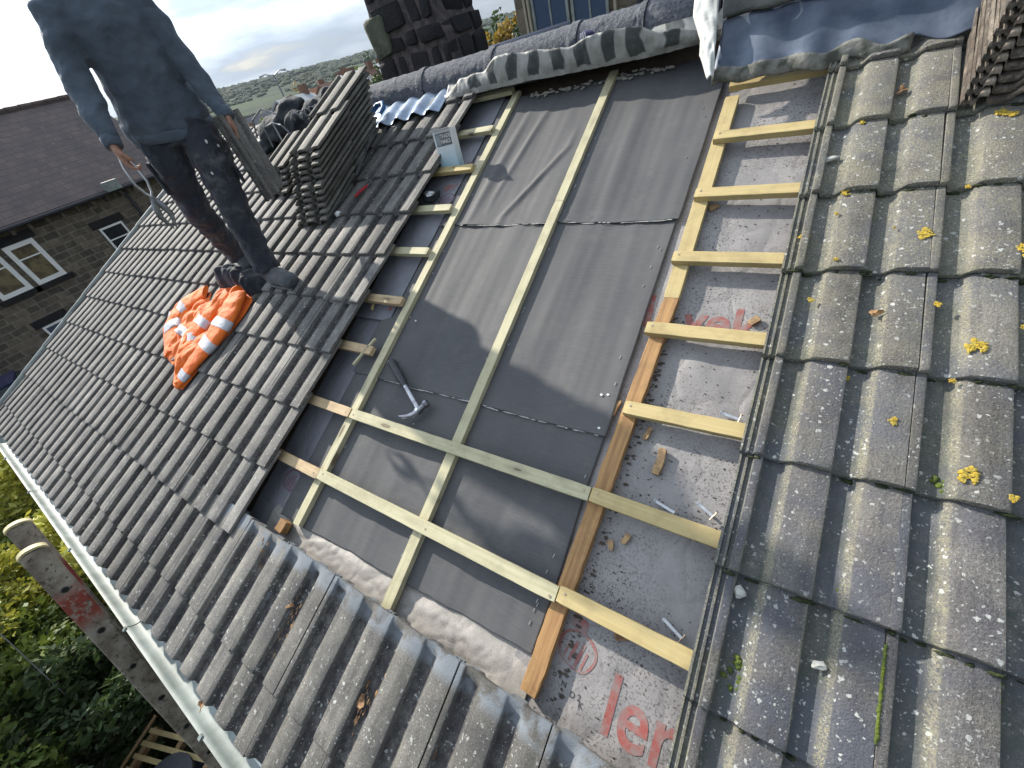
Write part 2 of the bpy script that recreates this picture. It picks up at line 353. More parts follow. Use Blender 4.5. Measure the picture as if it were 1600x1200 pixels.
# ---------------------------------------------------------------- tiles
GA, CW, TILT = .3035, .300, .060
PROF = [(-.034,-.004),(-.034,.009),(-.029,.010),(-.027,.003),(-.020,.003),(-.018,.010),(-.013,.010),(-.011,.003),(-.002,.003),
        (0,.026),(.0015,.0285),(.016,.0282),(.0195,.026),(.022,.005),(.028,0),(.058,0),(.066,.0025),(.079,.020),(.087,.0278),(.12,.0290),(.160,.0288),(.1655,.026),(.169,.005),(.175,0),
        (.202,0),(.210,.0025),(.223,.020),(.231,.0278),(.265,.0290),(.295,.0288),(.2988,.0285)]
def tile_mesh(name, m, seed, hs=1., closed=False, L=.40, chip=.0012):
    pr = [(x, z*hs) for x, z in PROF]; ys = [0, .003, .03, .08, .13, .18, .23, .28, .33, .365, .385, L]
    mb = MB(); TY = []; TZ = []; top = []; bot = []
    for y in ys:
        rt = []; rb = []
        for i, (x, z) in enumerate(pr):
            zz = z
            if y > .36 and x > 0: zz = z+((.0285 if closed else .008)-min(z, .0285 if closed else .008))*min(1, max(0, (y-.366)/.022))**1.5     # the channel closes at the head
            w = .0007*nz(x*30+seed*9, y*14, seed)
            yy = y + (chip*nz(x*45, seed*7.1, 2) if y < .01 else 0)
            zt = zz+w-(.0035 if y == 0 else 0)
            if i in (0,): zt = -.010
            rt.append((x, yy, zt)); rb.append((x, yy, z-.0150+w if i > 0 else -.010))
        top.append(rt); bot.append(rb)
    n = len(pr)
    for r in top:
        for p in r: mb.v.append(Vector(p)); TY.append(p[1]); TZ.append(p[2])
    for r in bot:
        for p in r: mb.v.append(Vector(p)); TY.append(p[1]); TZ.append(p[2])
    k = len(ys)*n
    for j in range(len(ys)-1):
        for i in range(n-1):
            a = j*n+i; mb.f.append((a, a+1, a+n+1, a+n)); mb.f.append((k+a, k+a+n, k+a+n+1, k+a+1))
        mb.f.append((j*n, j*n+n, k+j*n+n, k+j*n)); mb.f.append((j*n+n-1, k+j*n+n-1, k+j*n+2*n-1, j*n+2*n-1))
    for i in range(n-1):
        mb.f.append((i, k+i, k+i+1, i+1)); e_ = (len(ys)-1)*n+i; mb.f.append((e_, e_+1, k+e_+1, k+e_))
    mb.m = [0]*len(mb.f)
    me = bpy.data.meshes.new(name); me.from_pydata([tuple(p) for p in mb.v], [], mb.f); me.materials.append(m)
    for nm, arr in (('ty', TY), ('tz', TZ)):
        at = me.attributes.new(nm, 'FLOAT', 'POINT'); at.data.foreach_set('value', arr)
    for p in me.polygons: p.use_smooth = True
    try: me.set_sharp_from_angle(angle=R(48))
    except Exception: pass
    me.update(); return me
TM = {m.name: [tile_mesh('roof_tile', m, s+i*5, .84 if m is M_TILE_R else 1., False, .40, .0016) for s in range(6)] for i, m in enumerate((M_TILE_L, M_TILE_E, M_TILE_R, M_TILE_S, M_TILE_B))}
TMC = [tile_mesh('roof_tile', M_TILE_E, s+40, 1., True) for s in range(6)]
camR = RM.inverted() @ cam.matrix_world.translation
def roof_patch(label, group, cells, keep):
    """cells: (u, course, material). The nearest `keep` tiles are parts of their own, the rest one part."""
    root = empty('tiled_roof', RM.copy()); tag(root, label, 'tiled roof')
    items = []
    for u, k, m in cells:
        r2 = random.Random(int(u*1000)*31+k)
        L = Matrix.Translation((u+r2.uniform(-.0015, .0015), k*GA+r2.uniform(-.004, .004)+(.125 if k == -3 and u < .02 else 0), .036+r2.uniform(-.001, .0015))) @ Matrix.Rotation(r2.uniform(-.008, .008), 4, 'Z') @ Matrix.Rotation(-TILT+r2.uniform(-.003, .003), 4, 'X')
        items.append(((Vector((u+.15, k*GA+.15, 0))-camR).length, L, (TMC if (k == -2 and u > -1.8 and m is M_TILE_E) else TM[m.name])[r2.randrange(6)], m))
    items.sort(key=lambda t: t[0])
    for d, L, me, m in items[:keep]: tag(place(me, 'roof_tile', root, L), group=group)
    if len(items) > keep:
        bm = bmesh.new()
        for d, L, me, m in items[keep:]:
            t = me.copy(); t.transform(L); bm.from_mesh(t); bpy.data.meshes.remove(t)
        me = bpy.data.meshes.new('far_roof_tiles'); bm.to_mesh(me); bm.free(); me.materials.append(items[-1][3])
        for p in me.polygons: p.use_smooth = True
        try: me.set_sharp_from_angle(angle=R(48))
        except Exception: pass
        o = place(me, 'roof_tiles', root); o['kind'] = 'stuff'
    return root
UL = -1.83
cells = [(UL-CW*j, k, M_TILE_L) for k in range(-1, 9) for j in range(1, 15)]
J0 = -1.765
cells += [(J0-CW*j, k, M_TILE_L if (j > 1 or k < -2) else M_TILE_E) for k in (-3, -2) for j in range(1, 15)]
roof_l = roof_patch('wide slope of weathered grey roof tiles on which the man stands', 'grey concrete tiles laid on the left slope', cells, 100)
roof_e = roof_patch('two courses of speckled grey roof tiles at the eaves below the grey membrane', 'speckled tiles along the eaves', [(J0+CW*j, k, M_TILE_E) for k in (-3, -2) for j in range(0, 6)], 99)
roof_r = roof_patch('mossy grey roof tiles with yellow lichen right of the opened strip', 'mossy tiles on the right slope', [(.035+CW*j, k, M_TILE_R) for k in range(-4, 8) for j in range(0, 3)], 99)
# moss cushions and lichen crusts on the mossy tiles
def surf_n(u, v):
    k = math.floor(v/GA); y = v-k*GA; return .036-TILT*y
m_moss = simple('dark_green_moss', (.045, .055, .02), .95, (.02, .03, .012), 40, 1, .006, 200, loc=False)
m_moss2 = simple('bright_moss', (.11, .14, .02), .95, (.06, .09, .02), 40, 1, .006, 200, loc=False)
m_lichen = simple('orange_yellow_lichen', (.52, .34, .03), .9, (.36, .30, .07), 130, 1, .004, 260, loc=False)
ly = [(.43,.672,.016,.0),(.317,1.338,.016,0),(.502,1.287,.012,0),(.515,1.262,.013,0),(.43,.994,.018,0),(.452,1.785,.012,0),(.475,1.778,.011,0),(.131,1.815,.009,0),(.041,1.339,.012,-.01),(.125,1.509,.011,0),
      (.09,1.10,.008,0),(.11,1.42,.006,0),(.30,.77,.009,0),(.345,.815,.007,-.02),(.40,.90,.006,0),(.415,.86,.01,-.02),(.36,1.11,.008,0),(.25,1.36,.004,0),(.40,1.52,.007,-.02),(.20,.88,.008,-.015),(.50,.64,.008,0),(.13,1.24,.006,0),(.53,1.60,.007,0),(.51,1.06,.006,0)]
mb = MB(); r3 = random.Random(3)
for (u, v, s, dz) in ly:
    base = surf_n(u, v)+.0285+dz*1.3
    for q in range(26):
        a = r3.uniform(0, 6.28); d = s*1.1*r3.random()**.8
        mb.blob((u+d*math.cos(a), v+d*math.sin(a), base), (s*r3.uniform(.10, .48), s*r3.uniform(.10, .42), r3.uniform(.0008, .0016)), q+u*50, .5, 2, 3.5)
o = mb.build('yellow_lichen', m_lichen, None, RM.copy()); tag(o, 'crusts of yellow lichen scattered over the mossy right hand tiles', 'lichen', kind='stuff'); smooth(o, 80)
mb = MB()
for i in range(150):
    k = r3.randrange(-3, 7); u = r3.uniform(.03, .75); v = k*GA-.004+r3.uniform(-.004, .004)
    xx = (u-.035) % .3; hi = (.08 < xx < .17) or xx > .22 or xx < .016
    mb.blob((u, v, surf_n(u, v+.01)-.016+(.024 if hi else 0)+r3.uniform(-.005, .003)), (r3.uniform(.006, .022), r3.uniform(.003, .006), r3.uniform(.003, .007)), i, .3, 1, 3)
o = mb.build('moss', m_moss, None, RM.copy()); tag(o, 'dark moss growing along the lower edges of the right hand tiles', 'moss', kind='stuff'); smooth(o, 80)
mb = MB()
for i in range(26):
    t = i/25; v = .10+t*.17; mb.blob((.3355+.002*nz(i, 1), v, surf_n(.33, v)+.025), (.0035+.003*abs(nz(i*1.3)), .008, .004), i, .3, 1, 3)
for (u, v, s) in ((.09, .08, .02), (.13, .03, .016), (.10, .12, .012), (.40, .64, .018), (.27, .33, .02), (.49, .27, .02)):
    for q in range(7): mb.blob((u+r3.uniform(-s, s), v+r3.uniform(-s, s), surf_n(u, v)+.002), (.008, .007, .004), q, .4, 1, 3)
o = mb.build('moss', m_moss2, None, RM.copy()); tag(o, 'bright green moss in a joint of the lower right hand tiles', 'moss', kind='stuff'); smooth(o, 80)

# ---------------------------------------------------------------- the house under the roof
house = empty('house'); tag(house, 'stone house whose roof is being stripped, seen from its own roof', 'house')
M_WALL = stone_mat('sandstone_wall', ((.20, .17, .13), (.13, .115, .095)), (.24, .22, .19), 2.4, 5.5, 'XY+Z')
def rp(u, v, n): return RM @ Vector((u, v, n))
RV = 2.72
mb = MB(); eav = rp(0, -.80, -.09); rid = rp(0, RV, -.07)
x0, x1 = -6.02, 2.6; yb = 2*rid.y-eav.y
prof = [(eav.y+.12, G), (eav.y+.12, eav.z), (rid.y, rid.z-.05), (yb-.12, eav.z), (yb-.12, G)]
mb.loft([[(x0+.06, y, z) for y, z in prof], [(x1, y, z) for y, z in prof]])
mb.build('wall', M_WALL, house)
mb = MB()   # boards under the felt and the far slope
A = [rp(0, -.825, -.075), rp(0, RV, -.075), rp(0, RV, -.115), rp(0, -.825, -.115)]
mb.loft([[(x, p.y, p.z) for p in A] for x in (x0, x1)])
mb.build('roof_deck', simple('roof_boards', (.12, .09, .06), .9), house)
mb = MB(); B = [(rid.y, rid.z+.06), (yb, eav.z+.05), (yb, eav.z), (rid.y, rid.z)]
mb.loft([[(x, y, z) for y, z in B] for x in (x0, x1)]); mb.build('far_slope', M_TILE_S, house)
mb = MB(); mb.box((x0, -.845, -.27), (x1, -.825, -.035)); mb.build('fascia', M_WHITE, house, RM.copy())
# pale verge caps, one to a course
capp = [(-.048,-.07),(-.048,.045),(-.035,.062),(-.010,.064),(.002,.052),(.004,.03),(-.02,.03),(-.03,-.07)]
mb = MB(); mb.loft([[(x, y, z+(0 if y > .1 else .004)) for x, z in capp] for y in (0, GA+.02)]); capm = mb.build('verge_cap', M_PVC, house).data
vc = bpy.data.objects['verge_cap']; vc.matrix_local = RT(-6.03, -3*GA, .006)
for k in range(-2, 9):
    c2 = vc.copy(); scene.collection.objects.link(c2); c2.matrix_local = RT(-6.03, k*GA, .006)
# ridge tiles, half round, mineral faced
def ridge_piece(u0, u1, v0, v1, rad, nn, m, name, drop=.0, seed=0):
    mb = MB(); N = 34; rings = []
    for i in range(61):
        t = i/60; u = u0+(u1-u0)*t; vc_ = v0+(v1-v0)*t; ring = []; collar = .008 if t > .90 else 0
        for k in range(N+1):
            a = -.12*math.pi+1.24*math.pi*k/N; r = rad+collar+.004*nz(u*16+seed, a*4)+.003*nz(u*50, a*11, seed)+.0015*nz(u*120, a*25, seed)
            ring.append((u, vc_-r*math.cos(a), nn+r*math.sin(a)))
        for k in range(N, -1, -1):
            a = -.12*math.pi+1.24*math.pi*k/N; r = rad-.016; ring.append((u, vc_-r*math.cos(a), nn+r*math.sin(a)))
        rings.append(ring)
    mb.loft(rings); return mb
cuts = [(-2.92, -2.30), (-2.295, -1.72), (-1.715, -1.16), (-1.155, -.80), (-.795, -.46)]
for i, (a, b_) in enumerate(cuts):
    o = ridge_piece(a, b_, 2.665, 2.665, .118, .035, M_COPE, 'r', seed=i*3).build('ridge_tile', M_COPE, house, RM.copy()); smooth(o, 70)
# drips and a torn tuft of mortar under the ridge
mb = MB()
for i in range(10):
    u = -2.10+.010*i; mb.tube([(u, 2.56-.003*i, .075), (u+.004*nz(i), 2.535, .06), (u+.01*nz(i, 4), 2.50-.02*abs(nz(i*3.3)), .048)], [.005, .004, .0015], 5)
mb.build('mortar_drip', M_BLACKBAG, house, RM.copy())
# wide lead and coping right of the strip
def apron_pt(s, t):
    u = -.405+1.75*s; vb = 2.19-.02*s*1.75-.12*max(0, (u-.1))**1.0+.010*math.sin(u*34)+.006*nz(u*9)
    path = [(0, .068), (.03, .078), (.10, .098), (.17, .125), (.20, .150)]
    k = t*(len(path)-1); i = min(int(k), len(path)-2); f = k-i
    dv = path[i][0]+(path[i+1][0]-path[i][0])*f; dn = path[i][1]+(path[i+1][1]-path[i][1])*f
    dn += .009*math.sin((u-.035)*2*math.pi/.15)*(1-t)**2+.006*nz(u*7, t*3)
    return Vector((u, vb+dv, dn))
mb = MB().grid(apron_pt, 120, 16)
ap = mb.build('lead_apron', M_LEAD, None, RM.copy()); tag(ap, 'wide blue grey lead apron dressed over the tiles at the top right', 'lead flashing'); smooth(ap, 70)
sm = ap.modifiers.new('thick', 'SOLIDIFY'); sm.thickness = .003
# its dirty pale turned-up hem
mb = MB()
def hem(s, t):
    p = apron_pt(s*.36, 0); return Vector((p.x, p.y-.004-.028*math.sin(t*1.6)+.004*nz(p.x*30, t), p.z+.012-.045*t+.004*nz(p.x*14, t*2, 3)))
mb.grid(hem, 60, 6); hm = mb.build('hem', simple('dirty_pale_lead', (.24, .24, .22), .8, (.07, .075, .06), 22, .8, .006, 40, loc=False), ap); smooth(hm, 70)
sm = hm.modifiers.new('thick', 'SOLIDIFY'); sm.thickness = .003
def cop(s, t):
    p = apron_pt(s, 1); a = t*math.pi*.62
    return Vector((p.x-.0*t, p.y-.012+.34*(1-math.cos(a))*.62, p.z+.012+.17*math.sin(a)+.008*nz(p.x*4, t*5)+.003*nz(p.x*22, t*22)))
mb = MB().grid(cop, 110, 26)
o = mb.build('coping', M_GREYTOP, house, RM.copy()); smooth(o, 70); sm = o.modifiers.new('thick', 'SOLIDIFY'); sm.thickness = .02; sm.offset = -1
# gutter
gut = empty('rain_gutter', RM.copy()); tag(gut, 'pale grey half round rain gutter along the eaves', 'gutter')
gp = []
for k in range(15):
    a = math.pi+math.pi*k/14; gp.append((-.880+.052*math.cos(a), -.040+.052*math.sin(a)))
gi = [(v*1-.0, n) for v, n in gp]
ring = gp+[(-.880+.048*math.cos(a), -.037+.048*math.sin(a)) for a in [2*math.pi-math.pi*k/14 for k in range(15)]]
ring = [(-.938, -.030), (-.940, -.042)]+ring[1:]
segs = [(-6.12, -4.4), (-4.392, -2.33), (-2.322, -.6), (-.592, 1.4)]
for a, b_ in segs:
    mb = MB(); mb.loft([[(u, v, n) for v, n in ring] for u in (a, b_)]); smooth(mb.build('channel', M_PVC, gut), 50)
for u in (-4.396, -2.326, -.596, -5.3, -3.3, -1.5):
    mb = MB(); rr = [(-.880+.058*math.cos(math.pi+math.pi*k/14), -.040+.058*math.sin(math.pi+math.pi*k/14)) for k in range(15)]
    rr += [(-.880+.0525*math.cos(2*math.pi-math.pi*k/14), -.040+.0525*math.sin(2*math.pi-math.pi*k/14)) for k in range(15)]
    mb.loft([[(x, v, n) for v, n in rr] for x in (u-.016, u+.016)]); mb.box((u-.008, -.948, -.044), (u+.008, -.930, -.026)); smooth(mb.build('bracket', M_PVC, gut), 50)
# pale lumpy eaves felt hanging into the gutter below the tile ends
def comb(s, t):
    u = -6.05+6.9*s; w = .5+.5*math.sin((u-.0)*2*math.pi/.15)
    return Vector((u, -.780-.012*w-.034*t+.006*nz(u*20, t), .010+.014*w-.040*t-.02*t*t+.006*nz(u*11, t*3)))
mb = MB().grid(comb, 460, 5); o = mb.build('eaves_felt', M_COMB, None, RM.copy()); smooth(o, 80)
tag(o, 'pale lumpy strip of eaves felt between the tile ends and the gutter', 'eaves felt'); sm = o.modifiers.new('thick', 'SOLIDIFY'); sm.thickness = .004

# ---------------------------------------------------------------- membranes
def hU(u, v): return -.062+.004*nz(u*5, v*4)+.0025*nz(u*14, v*9, 4)
def sheet(name, m, poly_fn, nu, nv, hf, thick=.0012, mtx=None):
    def f(s, t):
        u, v = poly_fn(s, t); return Vector((u, v, hf(u, v)))
    o = MB().grid(f, nu, nv).build(name, m, None, RM.copy()); smooth(o, 60)
    if thick: sm = o.modifiers.new('thick', 'SOLIDIFY'); sm.thickness = thick; sm.offset = -1
    return o
o = sheet('old_underlay', M_UNDER, lambda s, t: (-.46+.56*s, -.30+2.95*t), 110, 420, lambda u, v: hU(u, v)-.002+.006*max(0, nz(u*6+v*2, v*3, 9))); tag(o, 'dirty old grey underlay with red print between the membrane and the mossy tiles', 'roofing underlay')
under_r = o
def edgeL(v): return -1.70 if v > .92 else -1.80
o = sheet('old_underlay', M_UNDERL, lambda s, t: (-1.96+(.275)*s, .885+1.72*t), 40, 220, lambda u, v: hU(u, v)+.006+.004*nz(v*3, u*9)); tag(o, 'bluish old underlay beside the upper left tiles under short batten ends', 'roofing underlay')
under_l = o
o = sheet('old_underlay', M_UNDERL, lambda s, t: (-1.96+(.24)*s, -.24+1.14*t), 40, 160, lambda u, v: hU(u, v)-.006+.003*nz(v*4, u*9)); tag(o, 'shaded old underlay with mauve print beside the lower left tiles', 'roofing underlay')
under_ll = o
def crk(u, v):
    k = max(0, min(1, (-.135-v)/.03)); return -.068+.004*nz(u*9, v*14)+k*(.008+.010*nz(u*7, v*12)+.006*abs(nz(u*20, v*30, 2)))
o = sheet('old_underlay', M_UNDERB, lambda s, t: (-1.80+1.42*s, -.29+.215*t+.012*nz(s*14, 3)*t), 260, 30, crk); tag(o, 'crinkled pale underlay strip between the membrane and the eaves tiles', 'roofing underlay')
under_b = o
def sag(u):
    x = ((u+1.571+.0)/.607) % 1.0; return -.010*math.sin(math.pi*x)**2
def hM(k):
    def f(u, v):
        w = .0022*math.sin(u*31+1.3*math.sin(v*1.7+k))*max(0, .5+nz(v*1.1, u*2, k)) + .004*nz(u*7, v*.9, k)+.0015*nz(u*25, v*2.4, k)
        d = sag(u)
        cr = 0
        if k == 2:      # folds fanning down from the flashing in the left bay
            for (ua, va, ub, vb, amp, wd) in ((-1.42, 2.35, -1.47, 1.55, .010, .028), (-1.30, 2.35, -1.38, 1.70, .008, .02), (-1.05, 2.0, -1.27, 1.56, .012, .022), (-.75, 2.3, -.72, 1.6, .006, .04)):
                t = max(0, min(1, (va-v)/(va-vb))); uc = ua+(ub-ua)*t; fade = math.sin(math.pi*min(1, max(0, (va+.15-v)/(va-vb+.3))))
                cr += amp*max(0, fade)*math.exp(-((u-uc)/wd)**2)
        return -.0515+d+w+cr+.0035*k
    return f
MR = [(-.40, -.16, .615), (-.395, .575, 1.545), (-.385, 1.505, 2.50)]
mem_lbl = ['lowest sheet of new grey roofing membrane, shadowed under the long battens', 'middle sheet of new grey roofing membrane with the hammer on it', 'top sheet of new grey roofing membrane running up under the lead']
for k, (ur, va, vb) in enumerate(MR):
    def pf(s, t, k=k, ur=ur, va=va, vb=vb):
        ul = -1.735 if k < 2 and va < 1 else -1.66
        if k == 1: ul = -1.745+.075*min(1, max(0, (va+(vb-va)*t-.88)/.03))
        if k == 2: ul = -1.665
        v = va+(vb-va)*t+(1-t)*(.006*nz(s*9, k*3)+.003*nz(s*31, k))
        if k == 0: v += (1-t)**3*.045*s
        return ul+(ur-ul)*s-(.03*(1-t)*s if k == 0 else 0)*0+.004*nz(v*4, k)*s, v
    f = hM(k)
    g = (lambda f, k, va: (lambda u, v: f(u, v)+(.010*math.exp(-((v-va)/.02))*(.5+nz(u*8, k)) if k else 0)))(f, k, va)
    o = sheet('roofing_membrane', M_MEMB, pf, 200, 150, g, .0018); tag(o, mem_lbl[k], 'roofing membrane', 'overlapping sheets of new membrane')
# torn bright adhesive bits along the laps
mb = MB()
for v, a, b_, nn_, kk in ((1.503, -1.66, -.40, 60, 2), (.574, -1.5, -.41, 70, 1)):
    f = hM(kk)
    for i in range(nn_):
        u = a+(b_-a)*r3.random()
        if abs(u+1.571) < .03 or abs(u+.945) < .03: continue
        l = r3.uniform(.006, .03); vv = v+.006*nz(((u-a)/(b_-a))*9, kk*3)-.001
        mb.blob((u, vv, f(u, v)+.004), (l, .0015+.001*r3.random(), .0016), i, .5, 1, 4)
o = mb.build('adhesive_strip', simple('torn_white_adhesive', (.45, .45, .43), .6), None, RM.copy()); tag(o, 'torn whitish bits of adhesive along the membrane laps', 'adhesive', kind='stuff')
mb = MB()
for i in range(60):
    kk = r3.randrange(3); u = r3.choice((-1.571, -.948, -.40))+r3.choice((-.035, .035, -.04)); v = r3.uniform(MR[kk][1]+.05, MR[kk][2]-.1)
    if u > -.41: u = -.42
    mb.tube([(u, v-.006, hM(kk)(u, v)+.003), (u+.002, v+.006, hM(kk)(u, v)+.003)], .0011, 5)
o = mb.build('staples', M_ALU, None, RM.copy()); tag(o, 'small staples holding the grey membrane beside the battens', 'staples', kind='stuff')
# ---------------------------------------------------------------- print on the old underlay
def hr(u, v): return hU(u, v)-.002+.006*max(0, nz(u*6+v*2, v*3, 9))
def flat_print(name, vs, fs, m, parent, hf, off=.0014):
    bm = bmesh.new(); bv = [bm.verts.new((p[0], p[1], 0)) for p in vs]
    for f in fs:
        try: bm.faces.new([bv[i] for i in f])
        except Exception: pass
    bmesh.ops.triangulate(bm, faces=bm.faces)
    for _ in range(2): bmesh.ops.subdivide_edges(bm, edges=[e for e in bm.edges if e.calc_length() > .012], cuts=1, use_grid_fill=False)
    bmesh.ops.triangulate(bm, faces=bm.faces)
    for v in bm.verts: v.co.z = hf(v.co.x, v.co.y)+off
    me = bpy.data.meshes.new(name); bm.to_mesh(me); bm.free(); me.materials.append(m); me.update()
    o = place(me, name, parent); return o
def text_print(s, u, v, size, m, parent, hf, rz=0, bold=.0, sx=1., name='printed_word', plane=None, off=.0014):
    c = bpy.data.curves.new('t', 'FONT'); c.body = s; c.size = size; c.offset = bold; c.resolution_u = 5
    to = bpy.data.objects.new('t', c); scene.collection.objects.link(to)
    bpy.context.view_layer.update(); dg = bpy.context.evaluated_depsgraph_get()
    me = bpy.data.meshes.new_from_object(to.evaluated_get(dg)); bpy.data.objects.remove(to)
    ca, sa = math.cos(rz), math.sin(rz)
    vs = [(u+ca*p.co.x*sx-sa*p.co.y, v+sa*p.co.x*sx+ca*p.co.y) for p in me.vertices]
    fs = [tuple(p.vertices) for p in me.polygons]
    if plane:
        me2 = bpy.data.meshes.new(name); me2.from_pydata([(p.co.x*sx, 0, p.co.y) for p in me.vertices], [], fs); me2.materials.append(m)
        return place(me2, name, parent, plane)
    return flat_print(name, vs, fs, m, parent, hf, off)
id4 = None
text_print('vek', -.262, 1.012, .165, M_PRINT, under_r, hr, .0, .004, 1.0)
text_print('ler', -.178, -.19, .205, M_PRINT, under_r, hr, .0, .003, .86)
def emblem(u, v, s, rz, m, parent, hf):
    # a shield-like drop outline with upright bars inside
    out = []; inn = []
    for k in range(40):
        a = 2*math.pi*k/40; x = math.sin(a)*.5*(1-.22*math.cos(a)); y = -math.cos(a)*.5
        if y < -.25: y = -.25-(abs(y)-.25)*.35
        out.append((x, y)); inn.append((x*.86, y*.88+.0))
    ca, sa = math.cos(rz), math.sin(rz)
    T = lambda p: (u+s*(ca*p[0]-sa*p[1]), v+s*(sa*p[0]+ca*p[1]))
    flat_print('printed_emblem', [T(p) for p in out+inn], [(k, (k+1) % 40, 40+(k+1) % 40, 40+k) for k in range(40)], m, parent, hf)
    for x, w, y0, y1 in ((-.26, .05, -.24, .12), (-.12, .09, -.26, .26), (.05, .09, -.26, .30), (.22, .06, -.25, .16)):
        flat_print('printed_bar', [T(p) for p in ((x, y0), (x+w, y0), (x+w, y1), (x, y1))], [(0, 1, 2, 3)], m, parent, hf)
emblem(-.285, -.055, .115, -.2, M_PRINT, under_r, hr)
flat_print('printed_bar', [(-.322, .045), (-.272, .030), (-.272, -.005), (-.322, .012)], [(0, 1, 2, 3)], M_PRINT, under_r, hr)
hll = lambda u, v: hU(u, v)-.006+.003*nz(v*4, u*9)
hl = lambda u, v: hU(u, v)+.006+.004*nz(v*3, u*9)
emblem(-1.785, -.02, .12, -.1, M_PRINTP, under_ll, hll, )
emblem(-1.73, 1.70, .11, -.1, M_PRINTP, under_l, hl)
text_print('US', -1.76, 1.945, .075, M_PRINTP, under_l, hl, 0, .001)
text_print('ev', -1.80, 1.78, .10, M_PRINT, under_l, hl, 0, .003)
text_print('v', -1.745, .95, .11, M_PRINT, under_l, hl, 0, .004)
flat_print('printed_bar', [(-.40, 1.16), (-.383, 1.16), (-.372, 1.02), (-.40, 1.02)], [(0, 1, 2, 3)], M_PRINT, under_r, hr)
for i, w in enumerate(('o k', 'N', 'D 2', 'K')):
    text_print(w, -.33+.03*i, -.135-.012*i, .022, M_INK, under_r, hr, .1)
# ---------------------------------------------------------------- timbers
def stick(name, m, L, w, h, seed=0, rough=.0006, n=24):
    """bar along local x, origin at its left bottom edge"""
    mb = MB(); rings = []
    for i in range(n+1):
        x = L*i/n; e1 = .0015 if i in (0, n) else 0; a = rough*nz(x*20, seed, 1)*2; b_ = rough*nz(x*17, seed, 7)*2
        wd = .0012
        rings.append([(x, wd+e1+a, 0), (x, w-wd-e1+a, 0), (x, w+a-e1, wd), (x, w+b_-e1, h-wd-e1), (x, w-wd+b_-e1, h-e1), (x, wd+a+e1, h-e1), (x, b_+e1, h-wd-e1), (x, a+e1, wd)])
    mb.loft(rings); return mb.build(name, m)
BW = .046
def batten(u0, v0, u1, v1, m, label, grp, n0=-.025, w=BW, h=.025, seed=0, name='timber_batten', nails=()):
    a = math.atan2(v1-v0, u1-u0); L = math.hypot(u1-u0, v1-v0)
    o = stick(name, m, L, w, h, seed); o.matrix_world = RT(u0, v0, n0, a); tag(o, label, 'batten', grp)
    for x, y in nails:
        q = MB().tube([(x, y, h-.001), (x, y, h+.0015)], .004, 8).build('nail_head', M_NAIL, o)
    return o
b0 = .050
ord_ = ['lowest', 'second lowest', 'third', 'fourth', 'fifth', 'sixth', 'seventh', 'eighth', 'topmost']
# long horizontal ones
batten(-1.560, b0+.002, -.372, b0-.004, M_BATTEN, 'lower of the two long pale green battens crossing the grey membrane', 'battens across the slope', seed=1, nails=((.03, .03), (.66, .02), (1.17, .012)))
batten(-1.552, b0+GA-.006, -.372, b0+GA-.002, M_BATTEN, 'upper of the two long pale green battens, with the hammer lying above it', 'battens across the slope', seed=2, nails=((.02, .02), (.61, .03), (1.16, .03)))
for k in range(9):
    dv = (0, -.006, .010, .0, .010, .004, -.004, -.005, .02)[k]
    batten(-2.05, b0+k*GA+dv+.002, -1.562 if k < 2 else (-1.605, -1.602, -1.60, -1.602, -1.598, -1.598, -1.60)[k-2] if k != 2 else -1.63, b0+k*GA+dv+(.0 if k else -.001),
           (M_PINK, M_PINK, M_PINK, M_PINK, M_BATTEN, M_BATTEN, M_YELLOW, M_BATTEN, M_BATTEN)[k],
           f'short {("pinkish","pinkish","brown ended","pinkish","pale green","knotty pale green","orange yellow","pale green","pale green")[k]} batten end left of the rafters, {ord_[k]} from the eaves', 'short battens at the left tiles', seed=10+k, nails=((.46, .02),) if k < 2 else ())
for k in range(8):
    st = (-.368, -.368, -.352, -.365, -.352, -.345, -.342, -.345)[k]
    batten(st, b0+k*GA+(.002, 0, 0, .002, .006, .006, .006, .010)[k], .06, b0+k*GA+(-.002, -.006, .004, .004, .004, .002, .0, .01)[k], M_YELLOW,
           f'yellow batten beside the mossy tiles, {ord_[k] if k < 7 else "topmost"} counting up from the eaves', 'yellow battens at the mossy tiles', seed=30+k, nails=((.02, .03),))
# up the slope
def rafter(u0, v0, u1, v1, m, label, n0=-.0505, w=.046, h=.0255, seed=0, rough=.0006):
    a = math.atan2(v1-v0, u1-u0); L = math.hypot(u1-u0, v1-v0)
    o = stick('counter_batten', m, L, w, h, seed, rough, 60); o.matrix_world = RT(u0+w/2, v0, n0, a); tag(o, label, 'batten', 'battens running up the slope'); return o
rafter(-1.569, -.155, -1.578, 2.53, M_BATTEN, 'leftmost long green batten running up the slope over the membrane', seed=50)
rafter(-.943, -.235, -.953, 1.62, M_BATTEN, 'middle long green batten running up the slope, lower length', seed=51)
rafter(-.953, 1.622, -.962, 2.52, M_BATTEN, 'middle long green batten running up the slope, upper length under the lead', seed=52)
rafter(-.371, -.20, -.318, 1.128, M_ORANGE, 'rough orange brown rafter strip at the right edge of the membrane', n0=-.054, w=.052, h=.0285, seed=53, rough=.0022)
rafter(-.318, 1.130, -.325, 2.16, M_YELLOW, 'yellow batten running up the slope above the orange rafter strip', w=.054, seed=54)
o = stick('broken_rafter_end', M_ORANGE, .05, .05, .035, 5, .004); o.matrix_world = RT(-1.62, -.215, -.05, 1.5); tag(o, 'splintered orange rafter stub at the foot of the leftmost green batten', 'timber')
o = stick('batten_offcut', M_BATTEN, .17, .014, .012, 6, .001); o.matrix_world = RT(-1.70, .595, -.012, 1.22); tag(o, 'thin timber offcut lying across a short batten end', 'offcut')
